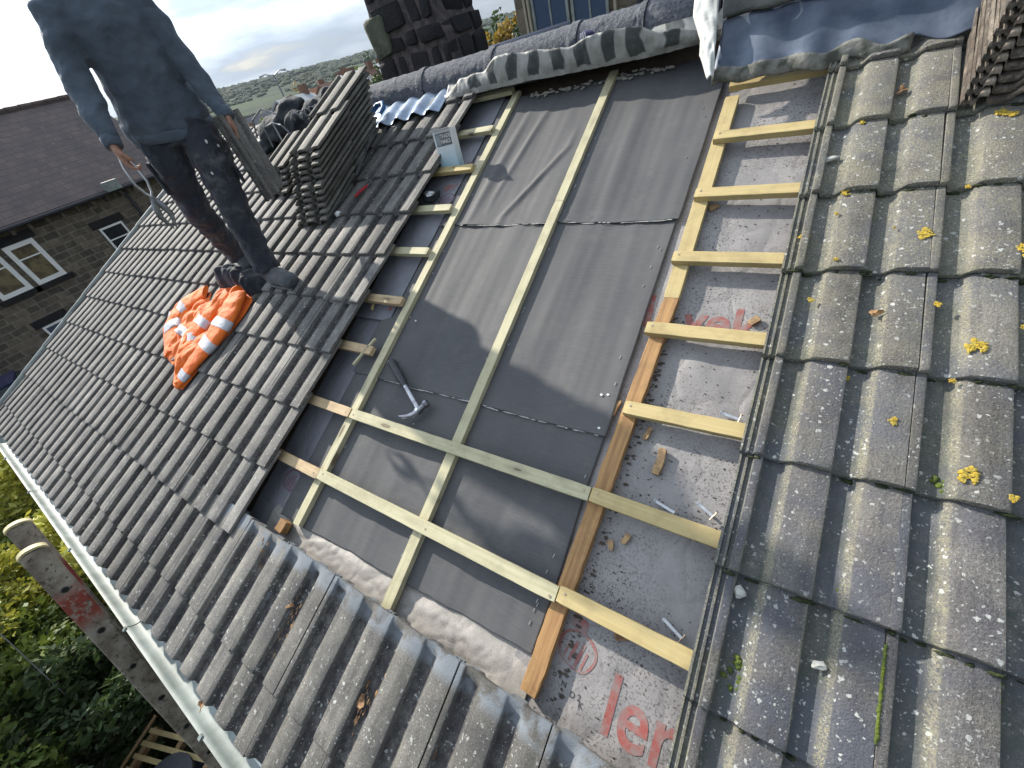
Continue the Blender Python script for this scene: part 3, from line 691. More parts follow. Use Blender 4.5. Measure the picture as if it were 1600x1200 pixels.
o = stick('batten_offcut', M_YELLOW, .075, .012, .010, 7, .001); o.matrix_world = RT(-1.82, .93, -.04, 1.9); tag(o, 'little bent wood splinter beside the left tile edge', 'offcut')
for i, (u, v, a, L, w, lb) in enumerate(((-.197, .50, 1.5, .085, .024, 'chunky brown wood chip on the old underlay'), (-.39, .655, 1.4, .06, .012, 'grey splinter tucked beside the orange rafter strip'), (-.265, .60, 1.35, .045, .016, 'short grey wood chip on the old underlay'),
        (-.19, .025, .5, .035, .03, 'round brown leaf scrap under the lowest yellow batten'), (-.24, .27, 1.2, .035, .016, 'reddish brown chip on the lower underlay'), (-.265, .245, 2., .03, .012, 'dark wood crumb on the lower underlay'), (-.05, 1.06, .8, .035, .02, 'curled pale shaving under the mossy tiles'), (-.28, 1.55, .6, .035, .025, 'yellow leaf on the underlay near the top'))):
    o = stick('wood_chip', M_WOODCHIP if i not in (3,) else M_LEAF, L, w, .007 if i else .016, 60+i, .004, 10); o.matrix_world = RT(u, v, -.056, a); tag(o, lb, 'wood chip')
# aluminium tile clips with their nails
for i, (u0, v0, u1, v1, lb) in enumerate(((-.075, .742, -.022, .733, 'silver tile clip lying above the third yellow batten'), (-.19, .424, -.128, .408, 'silver tile clip lying left, above the second yellow batten'), (-.075, .455, -.03, .432, 'silver tile clip lying right, above the second yellow batten'), (-.088, .13, -.035, .105, 'silver tile clip lying above the lowest yellow batten'))):
    a = math.atan2(v1-v0, u1-u0); L = math.hypot(u1-u0, v1-v0); t = empty('tile_clip', RT(u0, v0, -.050, a)); tag(t, lb, 'clip', 'tile clips dropped on the underlay')
    mb = MB(); mb.loft([[(x, y, z) for y, z in ((-.004, 0), (.004, 0), (.004, .0015), (-.004, .0015))] for x in (0, L)]) ; mb.box((-.001, -.004, 0), (.001, .004, .008)); mb.build('strip', M_ALU, t)
    MB().tube([(L, -.014, .004), (L+.001, .012, .006)], .0016, 6).tube([(L+.001, .012, .006), (L+.001, .0135, .006)], .004, 8).build('nail', M_NAIL, t)
# crumbs of dirt on the old underlay, nails' shavings
mb = MB(); r4 = random.Random(11)
for i in range(1500):
    u = r4.uniform(-.36, .0); v = r4.uniform(-.25, 2.1)
    if nz(u*5, v*5, 3)+.25*r4.random() < .02: continue
    if r4.random() < .45: v = round((v-.05)/GA)*GA+.05+.05+abs(r4.gauss(0, .03)); 
    s = r4.uniform(.0007, .0026); mb.blob((u, v, hr(u, v)+s*.5), (s*r4.uniform(.7, 1.8), s, s*.7), i, .4, 1, 4)
for i in range(160):
    u = -.315+.03*r4.random(); v = r4.uniform(-.2, 1.1); s = r4.uniform(.001, .005); mb.blob((u, v, hr(u, v)+s*.4), (s*2, s, s*.6), i, .4, 1, 4)
o = mb.build('dirt_crumbs', M_DIRT, None, RM.copy()); tag(o, 'dark crumbs of moss and mortar scattered on the old underlay', 'debris', kind='stuff')
mb = MB()
for i in range(170):
    c0 = r4.choice(((-.83, -.46), (-1.297, -.37), (-1.25, -.45), (-1.6, -.31), (-.78, -.5), (-.58, -.42), (-1.9, .1), (-2.3, .66), (-.9, -.55)))
    u = c0[0]+r4.gauss(0, .02); v = c0[1]+r4.gauss(0, .04); s = r4.uniform(.002, .006)
    mb.blob((u, v, surf_n(u, v)+.012), (s*.7, s*2, s*.4), i, .5, 1, 4)
o = mb.build('dry_leaf_litter', M_LEAF, None, RM.copy()); tag(o, 'brown leaf litter caught in the channels of the tiles', 'debris', kind='stuff')
mb = MB()
for i in range(90):
    u = -1.50+.62*r4.random() if i > 30 else -.95+.3*r4.random(); v = 2.47+.012*r4.gauss(0, 1); s = r4.uniform(.004, .012)
    mb.blob((u, v, -.043+s*.4), (s*1.5, s*.6, s*.6), i, .5, 1, 3)
o = mb.build('mortar_crumbs', simple('pale_mortar', (.30, .29, .25), .9), None, RM.copy()); tag(o, 'pale mortar crumbs lying along the foot of the lead', 'debris', kind='stuff')
def leaf(u, v, n, s, m, lb, a=0, nm='dead_leaf'):
    mb = MB(); N = 12; pts = []
    for i in range(N): q = 2*math.pi*i/N; rr = s*(1+.35*math.sin(3*q+a*5)+.2*nz(q*2, u*30)); pts.append((rr*math.cos(q)*1.4, rr*math.sin(q), .006+.005*math.sin(2*q)))
    mb.add([(0, 0, .004)]+pts, [(0, 1+i, 1+(i+1) % N) for i in range(N)]); o = mb.build(nm, m, None, RT(u, v, n, a)); sm = o.modifiers.new('t', 'SOLIDIFY'); sm.thickness = .002; tag(o, lb, 'leaf'); return o
leaf(-1.297, -.369, .045, .011, M_LEAF, 'pale orange leaf on the eaves tiles, nearest the left', .4)
leaf(-.83, -.45, .045, .013, M_LEAF, 'yellow brown leaf in the middle of the eaves tiles', 1.4)
leaf(-1.475, -.80, .05, .014, M_LEAF, 'brown leaf at the gutter', 2.)
leaf(.239, 1.074, .045, .010, M_LEAF, 'pinkish curled leaf on the mossy tiles', .2)
leaf(.222, 1.954, .036, .012, M_LEAF, 'orange brown leaf in a channel of the upper mossy tiles', 1.1)
m_shard = simple('pale_mortar_shard', (.42, .42, .38), .9, (.33, .33, .30), 40, .5, loc=False)
for u, v, n, r_, lb in ((.066, 1.669, .040, (.022, .012, .005), 'flat pale mortar shard on the upper mossy tiles'), (.067, .266, .036, (.013, .016, .007), 'pale mortar lump on the lower mossy tiles'), (-1.664, -.764, .045, (.006, .035, .004), 'long pale sliver near the gutter'), (.235, .185, .04, (.014, .009, .006), 'beige mortar lump at a lower tile edge')):
    o = MB().blob((0, 0, 0), r_, u*40, .3, 2, 1.4).build('mortar_shard', m_shard, None, RT(u, v, n, .3 if r_[1] < .02 else -.5)); tag(o, lb, 'mortar shard')
for u, v in ((-.455, .72), (-.432, .725), (-.425, .60), (-1.49, .905)):
    o = MB().blob((0, 0, 0), (.006, .005, .002), 1, .1, 1).build('droplet', M_WHITE, None, RT(u, v, -.045)); tag(o, 'small round white spot of sealant on the membrane', 'sealant spot', 'sealant spots')

# ---------------------------------------------------------------- claw hammer
hd = Vector((-1.195, .478)); hb = Vector((-1.500, .665)); ang = math.atan2(hd.y-hb.y, hd.x-hb.x); HL = (hd-hb).length
ham = empty('hammer', RM @ Matrix.Translation((hb.x, hb.y, -.036)) @ Matrix.Rotation(ang, 4, 'Z') @ Matrix.Rotation(R(-2.), 4, 'Y')); tag(ham, 'black handled steel claw hammer lying on the grey membrane', 'hammer')
mb = MB().tube([(-.004, 0, .0), (.01, 0, .0), (.05, 0, .001), (.10, 0, .001), (.15, 0, 0), (.19, 0, 0)], [(.015, .018), (.018, .021), (.016, .018), (.018, .021), (.015, .017), (.012, .014)], 16); smooth(mb.build('grip', M_BLACK, ham), 60)
mb = MB().tube([(.185, 0, 0), (.24, 0, 0), (HL-.02, 0, 0), (HL+.012, 0, 0)], [(.011, .012), (.010, .012), (.010, .013), (.013, .015)], 14); smooth(mb.build('shaft', M_STEEL, ham), 60)
mb = MB().tube([(HL, -.012, 0), (HL, .015, 0), (HL, .030, 0)], [(.017, .016), (.013, .012), (.012, .012)], 16, side=(1, 0, 0)).tube([(HL, .030, 0), (HL, .034, 0), (HL, .048, 0), (HL, .051, 0)], [.012, .019, .019, .016], 20, side=(1, 0, 0))
smooth(mb.build('head', M_STEEL, ham), 60)
for s in (-1, 1):
    mb = MB().tube([(HL, -.008, s*.005), (HL-.002, -.030, s*.007), (HL-.014, -.056, s*.009), (HL-.034, -.080, s*.011), (HL-.044, -.088, s*.012)], [(.015, .007), (.013, .006), (.010, .0055), (.006, .005), (.002, .003)], 12, side=(1, 0, 0)); smooth(mb.build('claw', M_STEEL, ham), 60)
MB().tube([(HL, -.004, .012), (HL, -.004, .0155)], .008, 14).build('cheek_plate', M_ALU, ham)

# ---------------------------------------------------------------- box of nails
def basis(px, z, o):
    z = Vector(z).normalized(); x = Vector(px); x = (x-z*x.dot(z)).normalized(); y = z.cross(x); m = Matrix((x, y, z)).transposed().to_4x4(); return Matrix.Translation(o) @ m
bx_o = rp(-1.845, 1.905, -.022)
bm_ = basis((1, .10, 0), (-.06, .14, 1), bx_o)
box = empty('nail_box', bm_); tag(box, 'open white and blue cardboard box of trade nails standing on the battens', 'box')
m_card, nt, b = mat('printed_card'); v = coord(nt, loc=False); sx = nd(nt, 'ShaderNodeSeparateXYZ', {0: v})
cc = mixc(nt, rng(nt, mth(nt, 'ADD', sx.outputs['Z'], mth(nt, 'MULTIPLY', noi(nt, v, 18), .05)), .03, .16), (.30, .50, .60), (.74, .76, .78)); link(nt, cc, b.inputs['Base Color']); b.inputs['Roughness'].default_value = .45
w_, d_, h_ = .128, .055, .205
mb = MB(); tk = .002
mb.box((0, 0, 0), (w_, tk, h_)); mb.build('front_panel', m_card, box)
mb = MB(); mb.box((0, d_-tk, 0), (w_, d_, h_)); mb.build('back_panel', M_WHITE, box)
for x in (0, w_-tk): MB().box((x, tk, 0), (x+tk, d_-tk, h_)).build('side_panel', m_card, box)
MB().box((tk, tk, 0), (w_-tk, d_-tk, tk)).build('base', M_WHITE, box)
fl = MB().grid(lambda s, t: Vector((w_*s, -.001+.0*t-.022*t, h_+.004*t)), 4, 2).build('flap', M_WHITE, box); sm = fl.modifiers.new('t', 'SOLIDIFY'); sm.thickness = .0015
lp = MB().box((.012, -.0012, .125), (w_-.008, 0, .19)).build('label_panel', simple('grey_label', (.16, .17, .18), .5), box)
MB().box((.016, -.0022, .130), (.045, -.0013, .185)).build('picture', simple('label_grey', (.32, .36, .38), .5), lp)
M_LAB = simple('label_white', (.75, .75, .72), .5, bs=0)
text_print('TRADE', 0, 0, .027, M_LAB, lp, None, plane=Matrix.Translation((.048, -.0035, .164)), bold=.0008, sx=.86)
text_print('NAILS', 0, 0, .027, M_LAB, lp, None, plane=Matrix.Translation((.048, -.0035, .138)), bold=.0008, sx=.92)
mb = MB(); r5 = random.Random(2)
for i in range(40):
    a = r5.uniform(0, 3.1); x = r5.uniform(.03, .1); y = r5.uniform(.015, .04); mb.tube([(x-.02*math.cos(a), y, .17+.01*r5.random()), (x+.02*math.cos(a), y+.004, .175+.01*r5.random())], .0013, 5)
o = mb.build('nails', M_NAIL, None, bm_.copy()); tag(o, 'loose steel nails inside the open white box', 'nails', kind='stuff')

# ---------------------------------------------------------------- stacked tiles
MS = TM['stacked_tile']; MPB = TM['pale_edge_tile']
def stacked(u, v, n, rz, rx, me, label, grp, ry=0):
    o = place(me, 'loose_roof_tile', None, RM @ Matrix.Translation((u, v, n)) @ Matrix.Rotation(rz, 4, 'Z') @ Matrix.Rotation(rx, 4, 'X') @ Matrix.Rotation(ry, 4, 'Y'))
    tag(o, label, 'roof tile', grp); return o
r6 = random.Random(5)
nth = ['bottom', 'second', 'third', 'fourth', 'fifth', 'sixth', 'seventh', 'eighth', 'ninth', 'tenth', 'eleventh', 'twelfth']
NF = 11
for i in range(NF):
    t = i/(NF-1); n = .066+.0275*i
    stacked(-2.80+.030*t+r6.uniform(-.006, .006), 1.43+.30*t+r6.uniform(-.008, .008), n, .05+r6.uniform(-.03, .03), -.02, MS[i % 4],
            f'loose grey tile, {nth[i]} from below in the tall front stack' if i < NF-1 else 'loose grey tile on top of the tall front stack behind the man', 'tiles in the tall front stack')
NB = 11
for i in range(NB):
    t = i/(NB-1); n = .066+.0285*i
    stacked(-2.86+.04*t+r6.uniform(-.006, .006), 1.86+.20*t+r6.uniform(-.008, .008), n, .02+r6.uniform(-.03, .03), -.02, MS[(i+1) % 4],
            f'loose grey tile, {nth[i]} from below in the stack nearer the ridge', 'tiles in the stack nearer the ridge')
for i in range(5):
    stacked(-3.52+r6.uniform(-.01, .01), 1.74+.03*i, .066+.028*i, .04+r6.uniform(-.04, .04), -.02, MS[(i+2) % 4], f'loose grey tile, {nth[i]} from below in the low pile left of the tall stacks', 'tiles in the low pile')
for i in range(10):
    stacked(.392+.002*i, 1.815+.009*i, .070+.0262*i, -.02+r6.uniform(-.012, .012), -.03, MPB[i % 4], f'brown edged loose tile, {nth[i]} from below in the stack at the top right', 'tiles in the right hand stack')

# ---------------------------------------------------------------- lead pieces by the ridge
ks = [(-2.07, .075, .0), (-1.99, .095, .01), (-1.92, .125, .03), (-1.75, .135, .02), (-1.60, .19, .03), (-1.37, .175, .02), (-1.15, .165, 0), (-.98, .195, .0), (-.84, .190, .0), (-.65, .14, -.02), (-.48, .125, -.04), (-.43, .10, -.04)]
def kint(u):
    for a, b_ in zip(ks, ks[1:]):
        if u <= b_[0]:
            t = max(0, (u-a[0])/(b_[0]-a[0])); t = t*t*(3-2*t); return a[1]+(b_[1]-a[1])*t, a[2]+(b_[2]-a[2])*t
    return ks[-1][1], ks[-1][2]
def curl(s, t):
    u = -2.07+1.65*s; ht, dv = kint(u); hv = 2.445+.02*math.sin(u*3+.5); ph = math.cos((u+.01)*2*math.pi/.15)
    if t < .3:
        q = t/.3; return Vector((u, hv+.14-.14*q, .10-.048*q+.01*ph*q))
    q = (t-.3)/.7; dent = .005*ph*math.sin(q*math.pi)
    return Vector((u+.012*nz(u*9, q), hv+(.045+dv)*q+dent-.02*math.sin(q*2.2)+.005*nz(u*30, q*3), .052+(ht-.052)*q+.007*nz(u*6, q)+.003*ph*q))
m_curl, nt, b = mat('marked_lead_underside'); v = coord(nt, loc=False); sx = nd(nt, 'ShaderNodeSeparateXYZ', {0: v})
wv = mth(nt, 'SINE', mth(nt, 'MULTIPLY', mth(nt, 'ADD', sx.outputs['X'], mth(nt, 'MULTIPLY', noi(nt, v, 5, 2), .14)), 2*math.pi/.15))
zf = rng(nt, mth(nt, 'ADD', sx.outputs['Z'], mth(nt, 'MULTIPLY', noi(nt, v, 14, 3), .04)), .092, .098)
f = mth(nt, 'MULTIPLY', rng(nt, wv, -.15, .15), zf); c = mixc(nt, f, (.34, .34, .32), (.06, .07, .07))
c = mixc(nt, rng(nt, noi(nt, v, 40, 5), .5, .75, 0, .5), c, (.16, .16, .15)); link(nt, c, b.inputs['Base Color']); b.inputs['Roughness'].default_value = .6; b.inputs['Metallic'].default_value = .2; bump(nt, b, noi(nt, v, 60, 5), .4, .003)
o = MB().grid(curl, 330, 20).build('lead_flashing', m_curl, None, RM.copy()); smooth(o, 80); tag(o, 'long lead flashing peeled up above the grey membrane, its underside striped', 'lead flashing'); sm = o.modifiers.new('t', 'SOLIDIFY'); sm.thickness = .003
def sheet2(s, t):
    u = -2.86+.80*s; v = 2.30+.05*s+(.33-.05*s)*t+.02*nz(s*6, 2)*(1-t); return Vector((u, v, surf_n(u, 2.2)+.045-.012*t+.016*math.sin((u-UL+.03)*2*math.pi/.15)*(1-t*.7)+.008*nz(u*9, v*9)))
o = MB().grid(sheet2, 110, 20).build('lead_sheet', M_LEADPALE, None, RM.copy()); smooth(o, 80); tag(o, 'shiny pale blue lead sheet lying over the upper left tiles below the ridge', 'lead flashing'); sm = o.modifiers.new('t', 'SOLIDIFY'); sm.thickness = .003
def fold(s, t):
    pts = [((-.55, 2.56, .20), (-.452, 2.56, .22)), ((-.53, 2.42, .17), (-.425, 2.38, .17)), ((-.475, 2.30, .14), (-.41, 2.27, .15)), ((-.462, 2.225, .12), (-.40, 2.2, .12)), ((-.405, 2.10, .10), (-.385, 2.10, .10))]
    k = t*4; i = min(int(k), 3); f = k-i
    a = Vector(pts[i][0]).lerp(Vector(pts[i+1][0]), f); b_ = Vector(pts[i][1]).lerp(Vector(pts[i+1][1]), f)
    p = a.lerp(b_, s); p.z += .012*math.sin(s*3)+.010*nz(s*4, t*7); return p
o = MB().grid(fold, 12, 40).build('folded_lead_end', simple('whitish_oxidised_lead', (.60, .62, .58), .6, (.42, .42, .40), 14, .5, .006, 30), None, RM.copy()); smooth(o, 80); tag(o, 'whitish folded end of lead between the ridge roll and the wide apron', 'lead flashing'); sm = o.modifiers.new('t', 'SOLIDIFY'); sm.thickness = .004
o = stick('lead_roll_batten', M_WOODCHIP, .22, .02, .012, 3); o.matrix_world = RT(-.34, 2.215, -.01, .12); tag(o, 'thin grey lath lying under the lead apron', 'offcut')
# little striped cloth on the ridge
mb = MB(); 
for i in range(3): mb.box((i*.012, -.002, 0), (i*.012+.005, .0, .05))
t = empty('striped_cloth', RM @ Matrix.Translation((-1.10, 2.515, .13)) @ Matrix.Rotation(-.3, 4, 'X')); tag(t, 'scrap of purple cloth with white stripes on the ridge roll', 'cloth')
smooth(MB().blob((.025, .025, .025), (.045, .025, .030), 4, .15, 2).build('cloth', simple('purple_cloth', (.05, .045, .12), .8), t)); mb.build('stripe', M_WHITE, t)

# ---------------------------------------------------------------- hand saw, bags, small litter
saw = empty('hand_saw', RM.copy()); tag(saw, 'hand saw with blue handle leaning beside the tall tile stack', 'saw')
mb = MB(); pts = [(-2.655, 2.36, .115), (-2.56, 2.37, .125), (-2.500, 1.85, .072), (-2.53, 1.85, .070)]
mb.add(pts+[(p[0], p[1], p[2]-.0015) for p in pts], [(0, 1, 2, 3), (7, 6, 5, 4), (0, 4, 5, 1), (1, 5, 6, 2), (2, 6, 7, 3), (3, 7, 4, 0)]); mb.build('blade', M_ALU, saw)
smooth(MB().tube([(-2.67, 2.34, .115), (-2.69, 2.40, .12), (-2.66, 2.455, .13), (-2.60, 2.46, .135), (-2.56, 2.41, .13), (-2.565, 2.36, .125)], [.014, .018, .018, .015, .016, .012], 10).build('handle', M_BLUE, saw), 60)
def bag(name, label, parts, m, cat='bag'):
    t = empty(name, RM.copy()); tag(t, label, cat); mb = MB()
    for i, (c_, r_) in enumerate(parts): mb.blob(c_, r_, i*1.7, .20, 3, 1.5)
    o = mb.build('sack', m, t); rmsh = o.modifiers.new('r', 'REMESH'); rmsh.mode = 'VOXEL'; rmsh.voxel_size = .012; rmsh.use_smooth_shade = True
    dtx = bpy.data.textures.new('folds', 'CLOUDS'); dtx.noise_scale = .13; dm = o.modifiers.new('d', 'DISPLACE'); dm.texture = dtx; dm.strength = .035; dm.mid_level = .5
    return t
t = bag('tool_bag', 'black tool bag with grey cords slumped left of the tile stacks', [((-3.98, 2.50, .14), (.20, .15, .10)), ((-3.80, 2.60, .20), (.17, .12, .08)), ((-3.62, 2.46, .13), (.11, .12, .10)), ((-4.12, 2.36, .08), (.10, .10, .06))], M_BLACKBAG)
for i, p in enumerate(([(-4.12, 2.34, .18), (-4.02, 2.38, .30), (-3.86, 2.42, .34), (-3.72, 2.42, .27)], [(-3.95, 2.30, .10), (-3.90, 2.34, .24), (-3.78, 2.36, .25), (-3.62, 2.32, .24), (-3.56, 2.30, .10)], [(-3.74, 2.34, .25), (-3.64, 2.22, .12), (-3.60, 2.18, .07)])):
    smooth(MB().tube(p, .007, 7).build('cord', M_CORD, t))
t = bag('rope_bag', 'small dark bag with coiled rope behind the low pile of tiles', [((-3.36, 2.50, .17), (.11, .12, .10)), ((-3.22, 2.58, .20), (.08, .09, .08))], M_BLACKBAG)
for i in range(5):
    a = i*.16; smooth(MB().tube([(-3.42+a*.5, 2.36+.015*math.sin(q)*2, .20+.07*math.sin(q)) if False else (-3.44+a*.45+.05*math.cos(q), 2.37+.02*i*.3, .22+.055*math.sin(q)) for q in [k*math.pi/6 for k in range(7)]], .006, 6).build('rope', M_CORD, t))
o = bag('crumpled_bin_liner', 'small crumpled black plastic wrapper beside the left tile edge', [((-1.835, 1.70, -.02), (.05, .035, .03)), ((-1.79, 1.72, -.015), (.035, .03, .025))], M_BLACKBAG, 'wrapper')
smooth(MB().blob((-1.81, 1.695, .012), (.04, .018, .010), 3, .5, 2, 2.5).build('clear_film', M_ALU, o))
kn = empty('utility_knife', RT(-2.40, 1.66, .062, 1.0)); tag(kn, 'red handled knife lying on the tiles right of the stack', 'knife')
MB().tube([(0, 0, 0), (.05, 0, .002), (.11, 0, 0)], [(.006, .010), (.008, .012), (.006, .009)], 10).build('handle', M_RED, kn); MB().box((.11, -.006, -.0006), (.145, .004, .0006)).build('blade', M_ALU, kn)
o = smooth(MB().blob((0, 0, 0), (.03, .02, .012), 5, .3, 2).build('glove_scrap', M_WHITE, None, RT(-2.48, 1.53, .06))); tag(o, 'tiny white scrap on the tiles beside the stack', 'scrap')
o = MB().grid(lambda s, t: Vector((.30*s, .14*t+.01*nz(s*3, t*3), .012*nz(s*5, t*5, 2))), 20, 10).build('white_sheet', M_WHITE, None, RT(-4.45, 2.32, .09, .1)); sm = o.modifiers.new('t', 'SOLIDIFY'); sm.thickness = .003; tag(o, 'bright white sheet of plastic lying near the ridge behind the held tile', 'sheet')
# ---------------------------------------------------------------- hi-vis jacket
def inside(p, poly):
    r_ = False; n = len(poly)
    for i in range(n):
        (x1, y1), (x2, y2) = poly[i], poly[(i+1) % n]
        if (y1 > p[1]) != (y2 > p[1]) and p[0] < (x2-x1)*(p[1]-y1)/(y2-y1)+x1: r_ = not r_
    return r_
def dedge(p, poly):
    m = 9
    for i in range(len(poly)):
        a = Vector(poly[i]); b_ = Vector(poly[(i+1) % len(poly)]); q = Vector(p); ab = b_-a
        t = max(0, min(1, (q-a).dot(ab)/ab.length_squared)); m = min(m, (q-a-ab*t).length)
    return m
def near(p, poly):
    best = None; m = 9; q = Vector(p)
    for i in range(len(poly)):
        a = Vector(poly[i]); b_ = Vector(poly[(i+1) % len(poly)]); ab = b_-a
        c_ = a+ab*max(0, min(1, (q-a).dot(ab)/ab.length_squared)); d = (q-c_).length
        if d < m: m = d; best = (c_.x, c_.y)
    return best
def pillow(name, poly, H, m, parent, base=.050, folds=.012, fs=9, seed=0, step=.0065, e_=.035, clip=None, off=0):
    """cloth lying on the tiles inside an outline; height from the distance to the hem plus folds"""
    xs = [p[0] for p in poly]; ys = [p[1] for p in poly]; nx = int((max(xs)-min(xs))/step)+2; ny = int((max(ys)-min(ys))/step)+2
    idx = {}; mb = MB()
    for j in range(ny):
        for i in range(nx):
            p = (min(xs)+i*step, min(ys)+j*step)
            if not inside(p, poly):
                if dedge(p, poly) > step*1.1: continue
                p = near(p, poly)
            if clip and not inside(p, clip):
                if dedge(p, clip) > step*1.1: continue
                p = near(p, clip)
            d = dedge(p, poly)
            h = H*(1-math.exp(-d/e_)) + folds*min(1, d/.02)*(nz(p[0]*fs+2.2*nz(p[1]*3, seed), p[1]*fs*.45, seed)+.6*abs(nz(p[0]*fs*1.7, p[1]*fs, seed+4)))*1.6
            idx[i, j] = len(mb.v); mb.v.append(Vector((p[0]+.3*step*nz(p[0]*60, p[1]*60), p[1]+.3*step*nz(p[1]*60, p[0]*60, 5), base+max(0, h)+off)))
    for (i, j) in idx:
        if (i+1, j) in idx and (i, j+1) in idx and (i+1, j+1) in idx: mb.f.append((idx[i, j], idx[i+1, j], idx[i+1, j+1], idx[i, j+1])); mb.m.append(0)
    o = mb.build(name, m, parent); smooth(o, 90)
    sm = o.modifiers.new('t', 'SOLIDIFY'); sm.thickness = .003; sm.offset = -1 if not off else 1
    ss = o.modifiers.new('s', 'SUBSURF'); ss.levels = ss.render_levels = 1
    return o
jk = empty('hi_vis_jacket', RM.copy()); tag(jk, 'orange jacket with silver bands crumpled on the tiles at the feet of the man', 'jacket')
P1 = [(-3.10,.145),(-2.99,.165),(-2.955,.30),(-2.90,.47),(-2.86,.60),(-2.83,.74),(-2.85,.84),(-2.93,.90),(-3.06,.94),(-3.22,.90),(-3.37,.80),(-3.42,.66),(-3.38,.52),(-3.28,.40),(-3.18,.28)]
P2 = [(-3.30,.28),(-3.20,.36),(-3.24,.52),(-3.32,.66),(-3.38,.78),(-3.47,.86),(-3.62,.86),(-3.80,.74),(-3.86,.62),(-3.74,.50),(-3.56,.38),(-3.42,.30)]
pillow('left_panel', P2, .030, M_HIVIS, jk, folds=.030, seed=3)
pillow('body', P1, .045, M_HIVIS, jk, folds=.035, seed=8)
def sleeve(name, pts, rad, seed, bands, m=M_HIVIS):
    def tube_at(ts, grow):
        rings = []
        for t in ts:
            k = t*(len(pts)-1); i_ = min(int(k), len(pts)-2); f = k-i_
            p = Vector(pts[i_]).lerp(Vector(pts[i_+1]), f); d = (Vector(pts[i_+1])-Vector(pts[i_])).normalized(); w = rad[i_]+(rad[i_+1]-rad[i_])*f
            sd_ = Vector((-d.y, d.x, 0)).normalized(); ring = []
            for q in range(28):
                a = 2*math.pi*q/28; fo = 1+.16*nz(a*1.1+seed, t*9, seed)+.12*math.sin(t*38+a*2+2.5*nz(a, t*4, seed))*abs(math.sin(a))
                ring.append(p+sd_*(w+grow)*math.cos(a)*(1+.10*nz(t*7, seed))+Vector((0, 0, 1))*(w*.36*fo*max(-.6, math.sin(a))+grow*math.sin(a)+.02))
            rings.append(ring)
        return rings
    N = 46; smooth(MB().loft(tube_at([k/N for k in range(N+1)], 0)).build(name, m, jk), 80)
    for a, b_ in bands: smooth(MB().loft(tube_at([a+(b_-a)*k/6 for k in range(7)], .003)).build('reflective_band', M_REFL, jk), 80)
sleeve('sleeve', [(-2.98, .84, .07), (-2.915, .70, .075), (-2.925, .54, .07), (-2.985, .36, .065), (-3.04, .17, .055)], [.085, .098, .098, .075, .045], 1, ((.32, .42), (.54, .63), (.86, .93)))
sleeve('sleeve', [(-3.46, .84, .06), (-3.62, .72, .06), (-3.66, .58, .055), (-3.52, .44, .05), (-3.40, .34, .05)], [.06, .08, .085, .065, .045], 7, ((.26, .36), (.55, .65)))
sleeve('front_fold', [(-3.14, .86, .06), (-3.20, .68, .06), (-3.24, .50, .055), (-3.18, .34, .05), (-3.10, .22, .045)], [.06, .095, .09, .07, .035], 12, ((.30, .38), (.50, .58)))
def band(poly, H, cl, seed, folds): pillow('reflective_band', poly, H, M_REFL, jk, folds=folds, seed=seed, clip=cl, off=.004)
band(P2, .030, [(-3.9,.66),(-3.9,.60),(-3.5,.50),(-3.2,.46),(-3.2,.52),(-3.5,.56)], 3, .030)
P3 = [(-3.36,.93),(-3.30,.86),(-3.15,.90),(-3.0,.90),(-2.90,.86),(-2.80,.93),(-2.84,1.02),(-3.0,1.07),(-3.2,1.08),(-3.34,1.03)]
pillow('collar', P3, .10, M_COLLAR, jk, folds=.028, seed=5, fs=12)

# ---------------------------------------------------------------- the man
PM = Matrix.Translation((-2.655, .86, .50)) @ Matrix(((.3951, -.9186, 0, 0), (.9186, .3951, 0, 0), (0, 0, 1, 0), (0, 0, 0, 1)))
man = empty('person', PM); tag(man, 'man in blue grey sweatshirt standing on the tiles holding pliers and a roof tile', 'person')
def remesh(o, vox=.012, sm=6, tex=None, st=0):
    r_ = o.modifiers.new('r', 'REMESH'); r_.mode = 'VOXEL'; r_.voxel_size = vox; r_.use_smooth_shade = True
    s_ = o.modifiers.new('s', 'SMOOTH'); s_.factor = .5; s_.iterations = sm
    if tex:
        d_ = o.modifiers.new('d', 'DISPLACE'); d_.texture = tex; d_.strength = st; d_.mid_level = .5; d_.texture_coords = 'LOCAL'
    return o
tx = bpy.data.textures.new('cloth_folds', 'CLOUDS'); tx.noise_scale = .10; tx.noise_depth = 2
tx2 = bpy.data.textures.new('trouser_folds', 'CLOUDS'); tx2.noise_scale = .055; tx2.noise_depth = 2
# body: head, neck, hands and the form under the clothes in one continuous skin
mb = MB()
mb.blob((.01, -.01, 1.52), (.078, .098, .115), 0, 0, 3); mb.blob((.01, -.035, 1.465), (.055, .07, .06), 0, 0, 2)
mb.tube([(0, .03, 1.28), (0, .02, 1.36), (.01, 0, 1.45)], [.075, .056, .055], 14)
mb.tube([(.01, -.095, 1.545), (.01, -.118, 1.51), (.01, -.112, 1.492)], [.010, .016, .013], 8)      # nose
for s_ in (-1, 1): mb.blob((.01+s_*.079, .01, 1.51), (.012, .022, .032), 0, 0, 2)                     # ears
mb.tube([(0, .10, .80), (0, .09, 1.0), (0, .06, 1.2), (0, .03, 1.30)], [(.13, .08), (.12, .085), (.14, .09), (.10, .06)], 16, side=(1, 0, 0))
SH = {-1: [(-.150, .04, 1.285), (-.215, .01, 1.14), (-.238, -.03, 1.00), (-.252, -.09, .90), (-.258, -.125, .84)],
       1: [(.165, .04, 1.265), (.195, .02, 1.09), (.215, -.01, .955), (.235, -.05, .855), (.238, -.07, .82)]}
for s_ in (-1, 1): mb.tube(SH[s_], [.045, .04, .036, .028, .024], 12)
